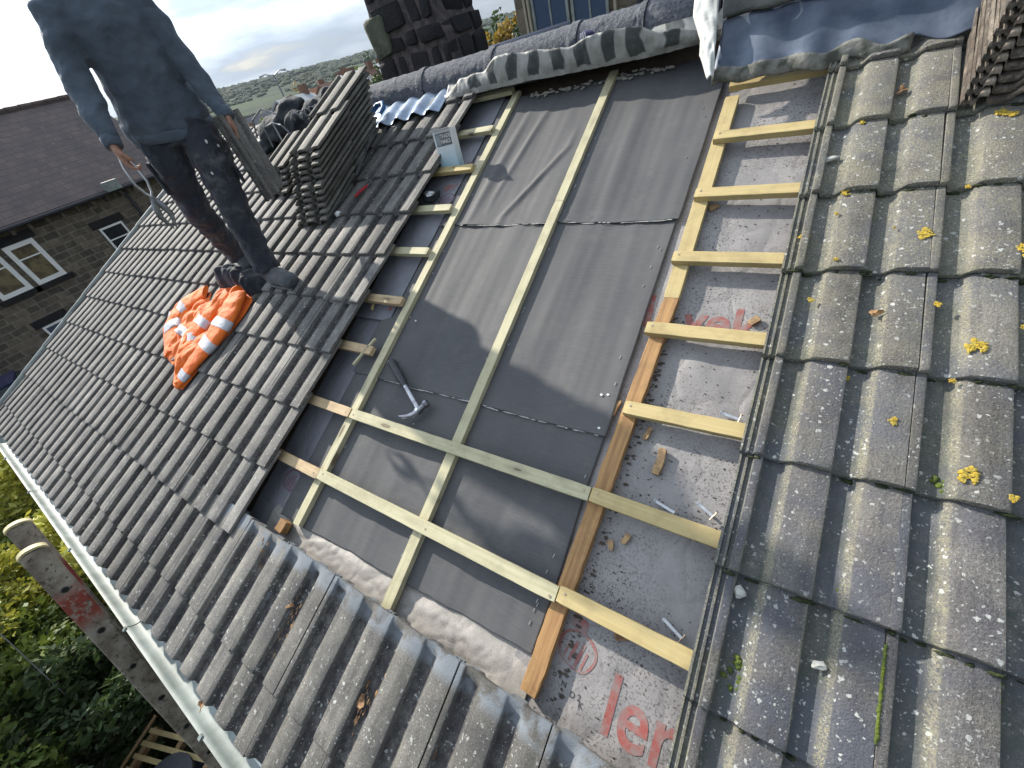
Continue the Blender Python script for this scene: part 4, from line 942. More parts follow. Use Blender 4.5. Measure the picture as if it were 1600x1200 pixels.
LG = {-1: [(-.085, .10, .83), (-.12, .12, .66), (-.145, .20, .45), (-.125, .35, .25), (-.100, .46, .10)],
       1: [(.085, .08, .82), (.060, .0, .61), (.028, .0, .38), (.010, .02, .18), (.0, .02, .05)]}
for s_ in (-1, 1): mb.tube(LG[s_], [.07, .065, .045, .042, .036], 12)
# hands: palm, four bent fingers and a thumb, closed on the tool and on the tile
def hand(c, s_, hold):
    c = Vector(c)
    mb.tube([c+Vector((0, 0, .02)), c+Vector((0, -.004, -.02)), c+Vector((0, -.008, -.06))], [(.020, .026), (.017, .036), (.015, .038)], 12, side=(1, 0, 0))
    for i in range(4):
        y = -.036+.0235*i; l = (.9, 1., .96, .8)[i]; k = c+Vector((0, y, -.062))
        pts = [k, k+Vector((-s_*.006, 0, -.030*l)), k+Vector((-s_*.030*hold, .001, -.046*l)), k+Vector((-s_*.046*hold, .002, -.030*l))]
        mb.tube(pts, [.0095, .0088, .0082, .0070], 8)
    mb.tube([c+Vector((0, -.028, -.012)), c+Vector((-s_*.012, -.048, -.034)), c+Vector((-s_*.026, -.046, -.056)), c+Vector((-s_*.034, -.036, -.072))], [.014, .011, .0095, .0075], 8)
HL_ = Vector((-.262, -.135, .815)); HR_ = Vector((.236, -.078, .80))
hand(HL_, -1, 1.); hand(HR_, 1, .55)
body = remesh(mb.build('body', M_SKIN, man), .0065, 2)
for s_ in (-1, 1):
    e1 = smooth(MB().blob((.01+s_*.032, -.093, 1.53), (.013, .008, .008), 0, 0, 2).build('eye', M_WHITE, man)); MB().blob((.01+s_*.032, -.100, 1.53), (.005, .002, .005), 0, 0, 1).build('iris', M_BLACK, e1)
MB().tube([(-.016, -.1005, 1.462), (.01, -.106, 1.461), (.036, -.1005, 1.462)], [.003, .005, .003], 8).build('mouth', M_RED, man)
mb = MB(); mb.blob((.01, .012, 1.555), (.086, .100, .100), 2, .06, 3, 3); hr_ = mb.build('hair', M_HAIR, man)
for vv in list(hr_.data.vertices):
    if vv.co.z < 1.53 and vv.co.y < .0: vv.co.y = max(vv.co.y, -.02)
smooth(hr_, 90)
# sweatshirt
mb = MB(); sd_ = (1, 0, 0)
mb.tube([(-.012, .10, .80), (-.010, .10, .86), (0, .095, .97), (.003, .08, 1.08), (.006, .06, 1.19), (.008, .045, 1.27), (.006, .03, 1.325), (.004, .025, 1.36)],
        [(.196, .115), (.200, .12), (.178, .125), (.165, .125), (.168, .125), (.172, .105), (.12, .075), (.07, .062)], 26, side=sd_)
for s_ in (-1, 1):
    p = SH[s_]; mb.tube([(p[0][0]*.7, p[0][1], p[0][2]+.0), p[0], p[1], p[2], p[3], p[4]], [.07, .075, .062, .058, .047, .040] if s_ < 0 else [.07, .070, .055, .052, .042, .037], 16)
sh = remesh(mb.build('sweatshirt', M_SHIRT, man), .010, 5, tx, .040)
for s_ in (-1, 1):
    p = Vector(SH[s_][4]); q = Vector(SH[s_][3]); d_ = (p-q).normalized()
    smooth(MB().tube([p-d_*.012, p-d_*.008, p+d_*.030, p+d_*.034], [.036, .038, .035, .031], 20).build('cuff', M_SHIRT, man), 60)
mb = MB(); N = 40; rg = []
for z, k in ((.775, .97), (.78, 1.), (.815, 1.02), (.82, 1.)): rg.append([(-.012+.194*k*math.cos(2*math.pi*i/N), .10+.117*k*math.sin(2*math.pi*i/N), z+.012*math.sin(2*math.pi*i/N*2+1)) for i in range(N)])
smooth(mb.loft(rg).build('hem_band', M_SHIRT, man), 60)
# trousers
mb = MB(); mb.tube([(-.01, .10, .90), (-.01, .10, .82), (-.01, .09, .74)], [(.155, .10), (.158, .105), (.145, .10)], 20, side=sd_)
for s_ in (-1, 1):
    p = LG[s_]; mb.tube([(p[0][0], p[0][1], p[0][2]-.02), p[1], p[2], p[3], p[4] if s_ > 0 else p[4]], [.098, .090, .075, .070, .076], 18)
mb.blob((-.165, .05, .72), (.03, .05, .09), 2, .2, 2); mb.blob((.155, .05, .69), (.026, .05, .085), 5, .2, 2)   # bulging pockets
remesh(mb.build('trousers', M_TROUSER, man), .009, 2, tx2, .030)
for s_ in (-1, 1):
    k0 = Vector(LG[s_][1]); pk = MB().box((k0.x+s_*.088-.008, k0.y-.05, k0.z-.10), (k0.x+s_*.088+.008, k0.y+.06, k0.z+.06)); bevel(pk.build('cargo_pocket', M_TROUSER, man), .012)
for j, (x, y, z) in enumerate(((.09, -.085, .73), (.13, -.06, .70), (.03, -.095, .60))): MB().blob((x, y, z), (.006, .003, .010), j, .4, 1).build('paint_splash', M_WHITE, man)
# boots
for s_, an, toe in ((1, Vector((0, .02, .045)), Vector((.085, -.185, -.030))), (-1, Vector((-.098, .47, .10)), Vector((-.075, .345, .020)))):
    mb = MB(); hz = min(an.z-.06, toe.z)
    mb.tube([an+Vector((0, .01, .10)), an+Vector((0, .01, .04)), an+Vector((0, .005, -.02))], [.064, .062, .058], 16)
    dd = toe-an; mb.tube([an+Vector((0, .035, -.045)), an+Vector((0, 0, -.035)), an+dd*.5+Vector((0, 0, -.005)), an+dd*.85+Vector((0, 0, 0)), toe], [(.044, .050), (.050, .062), (.052, .056), (.054, .044), (.038, .028)], 16, side=(1, 0, 0))
    remesh(mb.build('boot', M_BOOT, man), .009, 3, tx2, .010)
    mb = MB(); sp = [an+Vector((0, .06, -.095)), an+Vector((0, 0, -.09)), an+dd*.5+Vector((0, 0, -.055)), toe+Vector((.0, -.01, -.026))]
    mb.tube(sp, [(.036, .010), (.044, .011), (.048, .011), (.040, .010)], 12, side=(1, 0, 0)); smooth(mb.build('sole', M_BLACK, man), 60)
# pliers hanging from his right hand
pl = empty('pliers', PM @ Matrix.Translation((HL_.x, HL_.y-.012, HL_.z-.075))); tag(pl, 'long grey slating pliers hanging from the hand on the left of the picture', 'pliers')
for s_ in (-1, 1):
    smooth(MB().tube([(s_*.006, .01, .05), (s_*.022, 0, -.01), (s_*.026, -.004, -.08), (s_*.014, 0, -.125), (s_*-.006, 0, -.155)], [(.006, .008)]*5, 8).build('handle', M_ALU, pl), 60)
    smooth(MB().tube([(s_*-.004, 0, -.15), (s_*.014, 0, -.19), (s_*.024, 0, -.235), (s_*.006, 0, -.30)], [(.013, .008), (.016, .009), (.013, .007), (.003, .004)], 8).build('jaw', M_STEEL, pl), 60)
MB().tube([(0, -.012, -.155), (0, .012, -.155)], .011, 12).build('pivot', M_STEEL, pl)
# the tile he carries
zx = Vector((.36, .93, .05)).normalized(); yz = Vector((-.05, .0, 1)).normalized()
m3 = Matrix((zx, yz, zx.cross(yz))).transposed().to_4x4()
ct = place(TM['weathered_grey_tile'][1], 'carried_roof_tile', None, PM @ Matrix.Translation((.205, -.16, .41)) @ m3); tag(ct, 'grey roof tile carried upright in the hand on the right of the picture', 'roof tile')

# ---------------------------------------------------------------- ladder
lt = Vector((-2.52, -.785, .085)); ld = Vector((.04, -.255, -.966)).normalized()
lx = Vector((1, 0, 0)); lx = (lx-ld*lx.dot(ld)).normalized(); lw = ld.cross(lx)
LM = Matrix((lx, lw, -ld)).transposed().to_4x4(); LM = Matrix.Translation(lt) @ LM
lad = empty('ladder', LM); tag(lad, 'weathered paint stained ladder leaning against the gutter at the lower left', 'ladder')
m_lad, nt, b = mat('stained_ladder_stile'); v = coord(nt, loc=False)
c = mixc(nt, rng(nt, noi(nt, v, 9, 6, .7), .40, .6), (.36, .32, .26), (.17, .14, .11))
sx = nd(nt, 'ShaderNodeSeparateXYZ', {0: v}); rf = mth(nt, 'MULTIPLY', mth(nt, 'MULTIPLY', rng(nt, sx.outputs['Z'], -.50, -.42), rng(nt, sx.outputs['Z'], -.22, -.30)), rng(nt, noi(nt, v, 26, 5, .7), .36, .46))
c = mixc(nt, rf, c, (.24, .045, .03)); c = mixc(nt, rng(nt, noi(nt, v, 45, 3, .6), .60, .64, 0, .8), c, (.06, .05, .04)); link(nt, c, b.inputs['Base Color']); b.inputs['Roughness'].default_value = .75; bump(nt, b, noi(nt, v, 60, 5), .5, .002)
LL = 5.85; m_bore_shade = simple('painted_bore_shade', (.015, .014, .012), .9); m_cap = simple('cream_end_cap', (.50, .44, .24), .6)
for x in (0, -.34):
    mb = MB(); ring = [(x-.014, -.046), (x+.010, -.046), (x+.014, -.040), (x+.014, .040), (x+.010, .046), (x-.014, .046)]
    mb.loft([[(a, b_, z) for a, b_ in ring] for z in [0]+[-LL*k/30 for k in range(1, 31)]]); mb.build('stile', m_lad, lad)
    mb = MB(); rg = []
    for k in range(13):
        a = math.pi*k/12; rg.append([(x-.018, -.050*math.cos(a), .030*math.sin(a)-.01), (x+.018, -.050*math.cos(a), .030*math.sin(a)-.01), (x+.018, -.043*math.cos(a), .022*math.sin(a)-.012), (x-.018, -.043*math.cos(a), .022*math.sin(a)-.012)])
    mb.loft(rg); mb.build('end_cap', m_cap, lad)
for k in range(19):
    z = -.24-.295*k
    rg_ = MB().tube([(-.34, 0, z), (.0155, 0, z)], .0165, 14).build('rung', M_STEEL, lad); smooth(rg_, 60)
    MB().tube([(.0158, 0, z), (.0165, 0, z)], .0125, 14).build('bore_shade_disc', m_bore_shade, rg_)  # solid dark disc painting the shade inside the hollow rung end

# ---------------------------------------------------------------- stone chimney behind the ridge
chim = empty('stone_chimney', Matrix.Translation((-2.865, 3.25, 0))); tag(chim, 'dark weathered stone chimney standing behind the ridge', 'chimney')
m_dst = simple('sooty_stone', (.024, .023, .024), .95, (.014, .014, .017), 7, 1, .012, 30); m_mo = simple('lilac_grey_mortar', (.12, .10, .10), .95, (.05, .045, .045), 18, .9, .01, 60); m_gst = simple('greenish_stone', (.13, .135, .10), .9, (.07, .075, .055), 9, .8, .01, 30)
def cw(z):   # half width against height
    ks_ = [(0, .44), (1.10, .415), (1.40, .395), (1.50, .35), (1.62, .33), (1.9, .32), (2.9, .31)]
    for a, b_ in zip(ks_, ks_[1:]):
        if z <= b_[0]: return a[1]+(b_[1]-a[1])*(z-a[0])/(b_[0]-a[0])
    return .31
mb = MB(); mb.loft([[(-cw(z)+.012, -.318, z), (cw(z)-.012, -.318, z), (cw(z)-.012, .18, z), (-cw(z)+.012, .18, z)] for z in (0, .9, 1.1, 1.25, 1.4, 1.5, 1.62, 1.9, 2.9)]); mb.build('mortar_core', m_mo, chim)
rc = random.Random(9)
def rockbox(mb, a, b_, sd2):
    bm = bmesh.new(); bmesh.ops.create_cube(bm, size=1); bmesh.ops.bevel(bm, geom=bm.edges[:], offset=.14, segments=2, profile=.6, affect='EDGES')
    c0 = [(x+y)/2 for x, y in zip(a, b_)]; s0 = [y-x for x, y in zip(a, b_)]
    base = len(mb.v)
    for q in bm.verts:
        p = Vector((c0[0]+q.co.x*s0[0], c0[1]+q.co.y*s0[1], c0[2]+q.co.z*s0[2])); p += Vector((nz(p.x*9, p.z*9, sd2), nz(p.x*9, p.z*9, sd2+7), nz(p.y*9+p.x*7, p.z*9, sd2+3)))*.028; mb.v.append(p)
    for f in bm.faces: mb.f.append(tuple(base+x.index for x in f.verts)); mb.m.append(mb.mi)
    bm.verts.index_update(); bm.free()
mb = MB(); z = .75
while z < 2.8:
    h = rc.choice((.13, .17, .20, .24)); w = cw(z+h/2); x = -w
    while x < w-.04:
        L_ = min(rc.choice((.14, .22, .30, .40)), w-x); 
        if w-(x+L_) < .07: L_ = w-x
        rockbox(mb, (x+.02, -.335+rc.uniform(-.006, .006), z+.02), (x+L_-.02, -.20, z+h-.02), rc.random()*50); x += L_
    y = -.20
    while y < .12:
        L_ = rc.choice((.18, .26)); 
        for sx_ in (-1, 1): rockbox(mb, (sx_*w-.05, y+.012, z+.012), (sx_*w+.015, min(y+L_, .20)-.012, z+h-.012), rc.random()*50)
        y += L_
    z += h
smooth(mb.build('stone_blocks', m_dst, chim), 50)
mb = MB(); rockbox(mb, (-.385, -.355, 1.38), (-.17, -.18, 1.62), 3); smooth(mb.build('moss_stained_block', m_gst, chim), 60)
mb = MB(); mb.box((-.40, -.40, 2.9), (.40, .26, 3.05)); bevel(mb.build('cap', m_dst, chim), .02)

# ---------------------------------------------------------------- houses behind
def window(parent, x0, x1, z0, z1, y, mf, mg, axis='X', bars=1, mid=.45, fr=.06, dep=.05):
    """framed pane; axis X: lies in the XZ plane facing -Y; axis Y: lies in the YZ plane facing +X"""
    M4 = Matrix.Identity(4) if axis == 'X' else Matrix(((0, -1, 0, 0), (1, 0, 0, 0), (0, 0, 1, 0), (0, 0, 0, 1)))
    def bxs(name, l, m, p):
        mb = MB()
        for a, b_ in l: mb.box(a, b_, M4)
        return mb.build(name, m, p)
    w = bxs('window', [((x0, y-dep, z0), (x0+fr, y, z1)), ((x1-fr, y-dep, z0), (x1, y, z1)), ((x0+fr, y-dep, z1-fr), (x1-fr, y, z1)), ((x0+fr, y-dep, z0), (x1-fr, y, z0+fr)), ((x0+fr, y-dep+.01, z0+(z1-z0)*mid-.02 if False else z1-(z1-z0)*mid-.02), (x1-fr, y, z1-(z1-z0)*mid+.02))]
            + [((x0+(x1-x0)*(k+1)/(bars)-.015, y-dep+.012, z0+fr), (x0+(x1-x0)*(k+1)/(bars)+.015, y, z1-fr)) for k in range(bars-1)], mf, parent)
    bxs('pane', [((x0+fr*.5, y-dep+.03, z0+fr*.5), (x1-fr*.5, y-dep+.036, z1-fr*.5))], mg, w)
    return w
m_glass, nt, b = mat('dark_glass'); b.inputs['Base Color'].default_value = (.02, .025, .03, 1); b.inputs['Roughness'].default_value = .06
m_glassw, nt, b = mat('lit_room_glass'); v = coord(nt, loc=False); link(nt, mixc(nt, rng(nt, noi(nt, v, 3, 4), .42, .6), (.14, .12, .06), (.035, .03, .02)), b.inputs['Base Color']); b.inputs['Roughness'].default_value = .15
m_glassb, nt, b = mat('blue_glass'); b.inputs['Base Color'].default_value = (.03, .06, .12, 1); b.inputs['Roughness'].default_value = .1
M_NSTONE = stone_mat('dark_coursed_stone', ((.185, .155, .115), (.075, .066, .055)), (.20, .18, .15), 2.3, 4.8, 'YZ', mort=.022)
m_nroof, nt, b = mat('plum_slate_roof'); v = coord(nt, loc=False)
c = mixc(nt, rng(nt, noi(nt, v, 1.2, 6, .65), .35, .65), (.105, .074, .064), (.062, .046, .044)); c = mixc(nt, rng(nt, noi(nt, v, 4, 2), .72, .74), c, (.16, .14, .13))
sxr = nd(nt, 'ShaderNodeSeparateXYZ', {0: v}); uvr = nd(nt, 'ShaderNodeCombineXYZ', {0: sxr.outputs['Y'], 1: sxr.outputs['Z'], 2: 0.}).outputs[0]
brr = nd(nt, 'ShaderNodeTexBrick', {'Vector': uvr, 'Color1': (1.15, 1.1, 1.1), 'Color2': (.75, .75, .78), 'Mortar': (.35, .35, .35), 'Scale': 1., 'Mortar Size': .012, 'Brick Width': .30, 'Row Height': .17, 'Mortar Smooth': .4})
c = mixc(nt, .8, c, brr.outputs[0], 'MULTIPLY'); link(nt, c, b.inputs['Base Color']); b.inputs['Roughness'].default_value = .7
b1 = bump(nt, b, brr.outputs['Fac'], -.6, .02); bump(nt, b, noi(nt, v, 8, 4), .5, .03, b1)
nb = empty('stone_house', Matrix.Translation((-21, 0, 0))); tag(nb, 'dark stone house with a plum slate roof and white framed windows at the far left', 'house')
Y0, Y1 = -11, 7.75
mb = MB(); prof = [(0, G), (0, .52), (-4, 3.25), (-8, .52), (-8, G)]
mb.loft([[(x, y, z) for x, z in prof] for y in (Y0, Y1)]); mb.build('wall', M_NSTONE, nb)
mb = MB(); rl = [(.28, .42), (.28, .52), (-4, 3.50), (-8.3, .52), (-8.3, .42), (-4, 3.36)]
mb.loft([[(x, y, z) for x, z in rl] for y in (Y0-.2, Y1+.25)]); rf_ = mb.build('roof', m_nroof, nb)
mb = MB(); rn = random.Random(4)
for k in range(44): y = Y0+k*.435; mb.tube([(-4, y, 3.47), (-4, y+.42, 3.47)], [.12+rn.uniform(-.01, .02), .12], 10)
mb.build('ridge_tiles', m_nroof, rf_)
mb = MB(); mb.tube([(.36, Y0, .42), (.36, Y1+.2, .44)], .06, 10)
g_ = mb.build('gutter', M_BLACK, nb)
mb = MB()
for k in range(40): mb.box((.02, Y0+.2+k*.47, .22), (.22, Y0+.30+k*.47, .38))
mb.build('corbel', M_NSTONE, nb)
MB().tube([(.08, 5.83, .38), (.08, 5.86, G)], .05, 10).build('downpipe', M_BLACK, nb)
for a, b_, z0, z1, g2 in ((.88, 1.72, -1.28, -.02, m_glassw), (1.88, 2.70, -1.28, .0, m_glassw), (4.36, 5.12, -1.70, -.47, m_glass), (1.02, 1.72, -3.7, -2.42, m_glassb), (-1.6, -.8, -1.28, -.02, m_glassw)):
    w_o = window(nb, a, b_, z0, z1, -.02, M_WHITE, g2, 'Y', mid=.36, fr=.13 if g2 is m_glassw else .06, dep=.06)
    MB().box((0, a-.15, z0-.16), (.10, b_+.15, z0-.01)).build('window_sill', m_dst, nb)
    MB().box((.0, a-.15, z1+.01), (.04, b_+.15, z1+.26)).build('lintel', m_dst, nb)
    if g2 is m_glassw:      # white cord hearts hanging behind the glass
        for yy, zz, s_ in ((a+.5, z1-.24, .09), (a+.52, z1-.60, .07)):
            pts = [(.03, yy+s_*math.sin(q)**3*1.1, zz+s_*(.8*math.cos(q)-.35*math.cos(2*q)-.12*math.cos(3*q))) for q in [2*math.pi*i/18 for i in range(19)]]
            MB().tube(pts, .009, 6).build('ornament', M_WHITE, w_o)
MB().box((.25, 5.3, .45), (.55, 5.75, .75)).build('hopper', M_PVC, nb)
# house beyond the ridge, top centre
bh = empty('stone_house', Matrix.Translation((-3, 9.0, 0))); tag(bh, 'pale stone house with tall blue windows behind the ridge at the top', 'house')
M_BST = stone_mat('buff_stone', ((.21, .18, .13), (.13, .11, .085)), (.17, .15, .12), 2.6, 5, 'XZ')
mb = MB(); prof = [(0, G), (0, 4.2), (3.5, 6.6), (7, 4.2), (7, G)]; mb.loft([[(x, y, z) for y, z in prof] for x in (-2.42, 7)]); mb.build('wall', M_BST, bh)
mb = MB(); rl = [(-.3, 4.1), (-.3, 4.2), (3.5, 6.8), (7.3, 4.2), (7.3, 4.1), (3.5, 6.65)]; mb.loft([[(x, y, z) for y, z in rl] for x in (-2.7, 7.3)]); mb.build('roof', m_nroof, bh)
m_pfr = simple('pale_stone_frame', (.40, .36, .28), .8)
for x0_, x1_ in ((-2.05, -1.30), (-1.25, -.55)): window(bh, x0_, x1_, .9, 2.6, -.01, M_PVC, m_glassb, 'X', bars=2, mid=.5, fr=.05, dep=.05)
window(bh, .62, 1.35, 1.27, 2.9, -.01, M_WHITE, m_glassb, 'X', bars=1, mid=.5, fr=.07, dep=.05)
for x in (-2.20, -2.12, -.45): MB().box((x, -.09, .2), (x+.045, -.0, 4.0)).build('mullion', m_pfr, bh)
MB().tube([(.02, -.10, 4), (.02, -.10, G)], .06, 10).build('downpipe', M_BLACK, bh)
# slate roof just behind, with a rounded dark blue ridge
sr = empty('slate_outhouse', Matrix.Translation((-2.6, 4.0, 0))); tag(sr, 'low slate roofed outhouse with a dark blue rounded ridge just behind the chimney', 'outhouse')
m_navy = simple('dark_blue_ridge', (.030, .042, .085), .5, (.02, .028, .055), 5, .4, .004, 40)
smooth(MB().tube([(-1.6, 0, 1.10), (.60, 0, 1.12), (.66, 0, 1.11)], [.12, .12, .06], 18).build('ridge', m_navy, sr), 60)
mb = MB(); mb.loft([[(x, -1.2, .35), (x, 0, 1.10), (x, 1.2, .35), (x, 1.1, .30), (x, -1.1, .30)] for x in (-1.7, .62)]); mb.build('roof', m_nroof, sr)
MB().box((-1.6, -1.0, G), (.55, 1.0, .33)).build('wall', M_BST, sr)

# ---------------------------------------------------------------- town and trees far off
rt = random.Random(21)
m_w = [simple('cream_render', (.55, .50, .42), .9, loc=False), simple('white_render', (.68, .68, .66), .9, loc=False), simple('brown_brick', (.22, .13, .09), .9, loc=False), simple('buff_brick', (.34, .26, .17), .9, loc=False)]
m_r = [simple('orange_pantiles', (.36, .17, .10), .9, loc=False), simple('grey_slates', (.10, .11, .13), .8, loc=False), simple('brown_tiles', (.20, .12, .09), .9, loc=False), simple('pale_grey_roof', (.42, .45, .48), .8, loc=False)]
mn = ['cream', 'white', 'brown brick', 'buff brick']; rn_ = ['orange', 'slate grey', 'brown', 'pale grey']
def far_house(az, D, top, w, l, rz, wi, ri, where):
    a = R(az); x = .05+D*math.cos(a); y = -.3+D*math.sin(a); z0 = farz(x, y)-.5
    t = empty('village_house', Matrix.Translation((x, y, 0)) @ Matrix.Rotation(rz, 4, 'Z')); tag(t, f'{mn[wi]} house with {rn_[ri]} roof {where}', 'house', 'houses in the valley')
    e = top-w*.32
    mb = MB(); pr = [(-w/2, z0), (-w/2, e), (0, top-.1), (w/2, e), (w/2, z0)]; mb.loft([[(px_, y_, z_) for px_, z_ in pr] for y_ in (-l/2, l/2)]); mb.build('wall', m_w[wi], t)
    mb = MB(); pr = [(-w/2-.3, e-.25), (0, top), (w/2+.3, e-.25), (w/2+.3, e-.05), (0, top+.2), (-w/2-.3, e-.05)]; mb.loft([[(px_, y_, z_) for px_, z_ in pr] for y_ in (-l/2-.2, l/2+.2)]); rr = mb.build('roof', m_r[ri], t)
    MB().box((-.4, l/2-1.2, top-.5), (.4, l/2-.4, top+1)).build('chimney', m_w[2], rr)
    for s_ in (-1, 1):
        for q in (-.25, .25): MB().box((s_*(w/2+.01)-.03, q*l-.5, e-1.9), (s_*(w/2+.01)+.03, q*l+.5, e-.7)).build('window', m_glass, t)
    for q in (-1, 1): MB().box((-.6, q*(l/2+.01)-.03, e-1.7), (.6, q*(l/2+.01)+.03, e-.5)).build('window', m_glass, t)
for a_ in ((145.2, 62, 1.6, 6, 8, .5, 1, 3, 'standing highest left of the tile stacks'), (142.9, 46, .3, 7, 8, .2, 2, 0, 'just left of the top of the tile stacks'), (141.4, 74, 1.7, 6, 7, 1.2, 1, 2, 'with a white gable above the tile stacks'), (140.2, 70, 1.9, 6, 7, .1, 1, 2, 'second from the tile stacks toward the chimney'),
           (138.2, 88, 2.2, 8, 9, 1.7, 3, 1, 'long and low beyond the tile stacks'), (136.3, 96, 2.6, 7, 7, .3, 1, 1, 'with a pale gable left of the chimney'), (148.4, 120, -.6, 7, 9, .4, 1, 1, 'small and white near the left skyline'), (147.2, 150, .4, 8, 8, 1.4, 0, 2, 'small behind the lamp post'),
           (149.8, 60, -1.6, 9, 14, .3, 3, 1, 'with a broad slate roof right of the man'), (146.6, 90, -.3, 7, 8, .2, 0, 3, 'low down beside the lamp post'), (144.2, 110, 1.5, 6, 8, 1.9, 0, 0, 'behind the highest one'), (151.3, 130, -1.0, 7, 8, .2, 0, 1, 'farthest left near the man'), (143.8, 40, -.3, 6, 6, .9, 2, 0, 'lowest one behind the black bag')):
    far_house(*a_)
for i in range(26):
    az = rt.uniform(134.5, 153); D = rt.uniform(75, 230); el = rt.uniform(-.7, .75)-(az-140)*.09
    wi, ri = rt.choice(((0, 1), (1, 1), (1, 2), (0, 2), (2, 0), (3, 1), (1, 3), (0, 0)))
    far_house(az, D, 1.275+D*math.tan(R(el)), rt.uniform(6, 8), rt.uniform(7, 13), rt.uniform(0, 3), wi, ri, 'among the distant houses of the valley')
hs_ = empty('stone_house', Matrix.Translation((-21, 13.2, 0)) @ Matrix.Rotation(.5, 4, 'Z')); tag(hs_, 'low maroon house with slate roof and pale coping right of the man', 'house')
MB().box((-3, -2.5, G), (3, 2.5, -1.2)).build('wall', simple('maroon_brick', (.16, .07, .06), .9, loc=False), hs_)
MB().loft([[(-3.2, y_, z_) for y_, z_ in ((-2.7, -1.25), (0, .35), (2.7, -1.25), (2.7, -1.35), (0, .2), (-2.7, -1.35))], [(3.2, y_, z_) for y_, z_ in ((-2.7, -1.25), (0, .35), (2.7, -1.25), (2.7, -1.35), (0, .2), (-2.7, -1.35))]]).build('roof', m_r[1], hs_)
for x_ in (-3.25, 3.05): MB().loft([[(x_, y_, z_) for y_, z_ in ((-2.75, -1.3), (0, .33), (2.75, -1.3), (2.75, -1.1), (0, .53), (-2.75, -1.1))], [(x_+.22, y_, z_) for y_, z_ in ((-2.75, -1.3), (0, .33), (2.75, -1.3), (2.75, -1.1), (0, .53), (-2.75, -1.1))]]).build('coping', m_r[3], hs_)
for x_ in (-1.5, 1.2): MB().box((x_, -2.53, -2.9), (x_+.9, -2.48, -1.7)).build('window', m_w[1], hs_)
lp_ = empty('street_lamp', Matrix.Translation((-49.7, 33.2, 0))); tag(lp_, 'tall street lamp with two heads against the sky left of the tile stacks', 'street lamp')
MB().tube([(0, 0, farz(-50, 33)), (0, 0, 3.9)], [.14, .08], 8).build('pole', M_STEEL, lp_); 
for s_ in (-1, 1): MB().tube([(0, 0, 3.8), (s_*.5, s_*.6, 4.1), (s_*.9, s_*1.1, 4.0)], [.06, .05, .12], 6).build('lamp_head', M_STEEL, lp_)
def leaf_cloud(n, r_, s_, seed, squash=.8):
    q = random.Random(seed); mb = MB(); cl = [(Vector((q.gauss(0, .5), q.gauss(0, .5), q.gauss(0, .42)))) for _ in range(34)]
    for i in range(n):
        c0 = cl[q.randrange(len(cl))]; p = Vector((q.gauss(0, 1), q.gauss(0, 1), q.gauss(0, 1))).normalized()*(.30*q.random()**.4)
        p = Vector(((c0.x+p.x)*r_, (c0.y+p.y)*r_, (c0.z+p.z)*r_*squash)); a = Vector((q.gauss(0, 1), q.gauss(0, 1), q.gauss(0, .6))).normalized(); b_ = a.cross(Vector((q.gauss(0, 1), q.gauss(0, 1), q.gauss(0, 1)))).normalized(); s2 = s_*q.uniform(.6, 1.4)
        mb.add([p-a*s2, p+b_*s2*.45, p+a*s2, p-b_*s2*.45], [(0, 1, 2, 3)])
    return mb
def foliage(name, a, b_):
    m, nt, b = mat(name); v = coord(nt, loc=False); f = nd(nt, 'ShaderNodeTexWhiteNoise', {'Vector': nd(nt, 'ShaderNodeNewGeometry').outputs['Random Per Island']} if False else {}, noise_dimensions='3D')
    gi_ = nd(nt, 'ShaderNodeNewGeometry').outputs['Random Per Island']; c = mixc(nt, gi_, a, b_); c = mixc(nt, rng(nt, noi(nt, v, 1.6, 3), .4, .6, 0, .6), c, tuple(x*.45 for x in a))
    link(nt, c, b.inputs['Base Color']); b.inputs['Roughness'].default_value = .6; b.inputs['Subsurface Weight'].default_value = 0
    tr = nd(nt, 'ShaderNodeBsdfTranslucent', {'Color': c}); ms = nd(nt, 'ShaderNodeMixShader', {0: .3, 1: b.outputs[0], 2: tr.outputs[0]}); link(nt, ms.outputs[0], nt.nodes['Material Output'].inputs['Surface']); return m
F_G = foliage('green_leaves', (.09, .15, .025), (.22, .27, .045)); F_Y = foliage('yellow_green_leaves', (.36, .38, .05), (.60, .56, .10)); F_D = foliage('dark_leaves', (.035, .065, .02), (.08, .125, .035)); F_O = foliage('autumn_leaves', (.30, .20, .03), (.45, .30, .05)); F_B = foliage('far_bluish_leaves', (.04, .075, .04), (.07, .10, .05))
m_bark = simple('bark', (.06, .045, .03), .9)
def tree(x, y, z0, h, r_, m, label, n=2600, s_=.22, seed=0, cat='tree', grp='trees in the valley'):
    t = empty('tree', Matrix.Translation((x, y, z0))); tag(t, label, cat, grp)
    o = leaf_cloud(n, r_, s_, seed).build('crown', m, t, Matrix.Translation((0, 0, h-r_*.8)))
    mb = MB().tube([(0, 0, 0), (0, 0, h*.5), (.1, 0, h-r_*.5)], [.09*r_, .06*r_, .02*r_], 7)
    for k in range(5): a = k*1.3; mb.tube([(0, 0, h*.45+k*.1*r_), (r_*.5*math.cos(a), r_*.5*math.sin(a), h-r_*.9+.12*k*r_)], [.03*r_, .01*r_], 5)
    mb.build('trunk', m_bark, t)
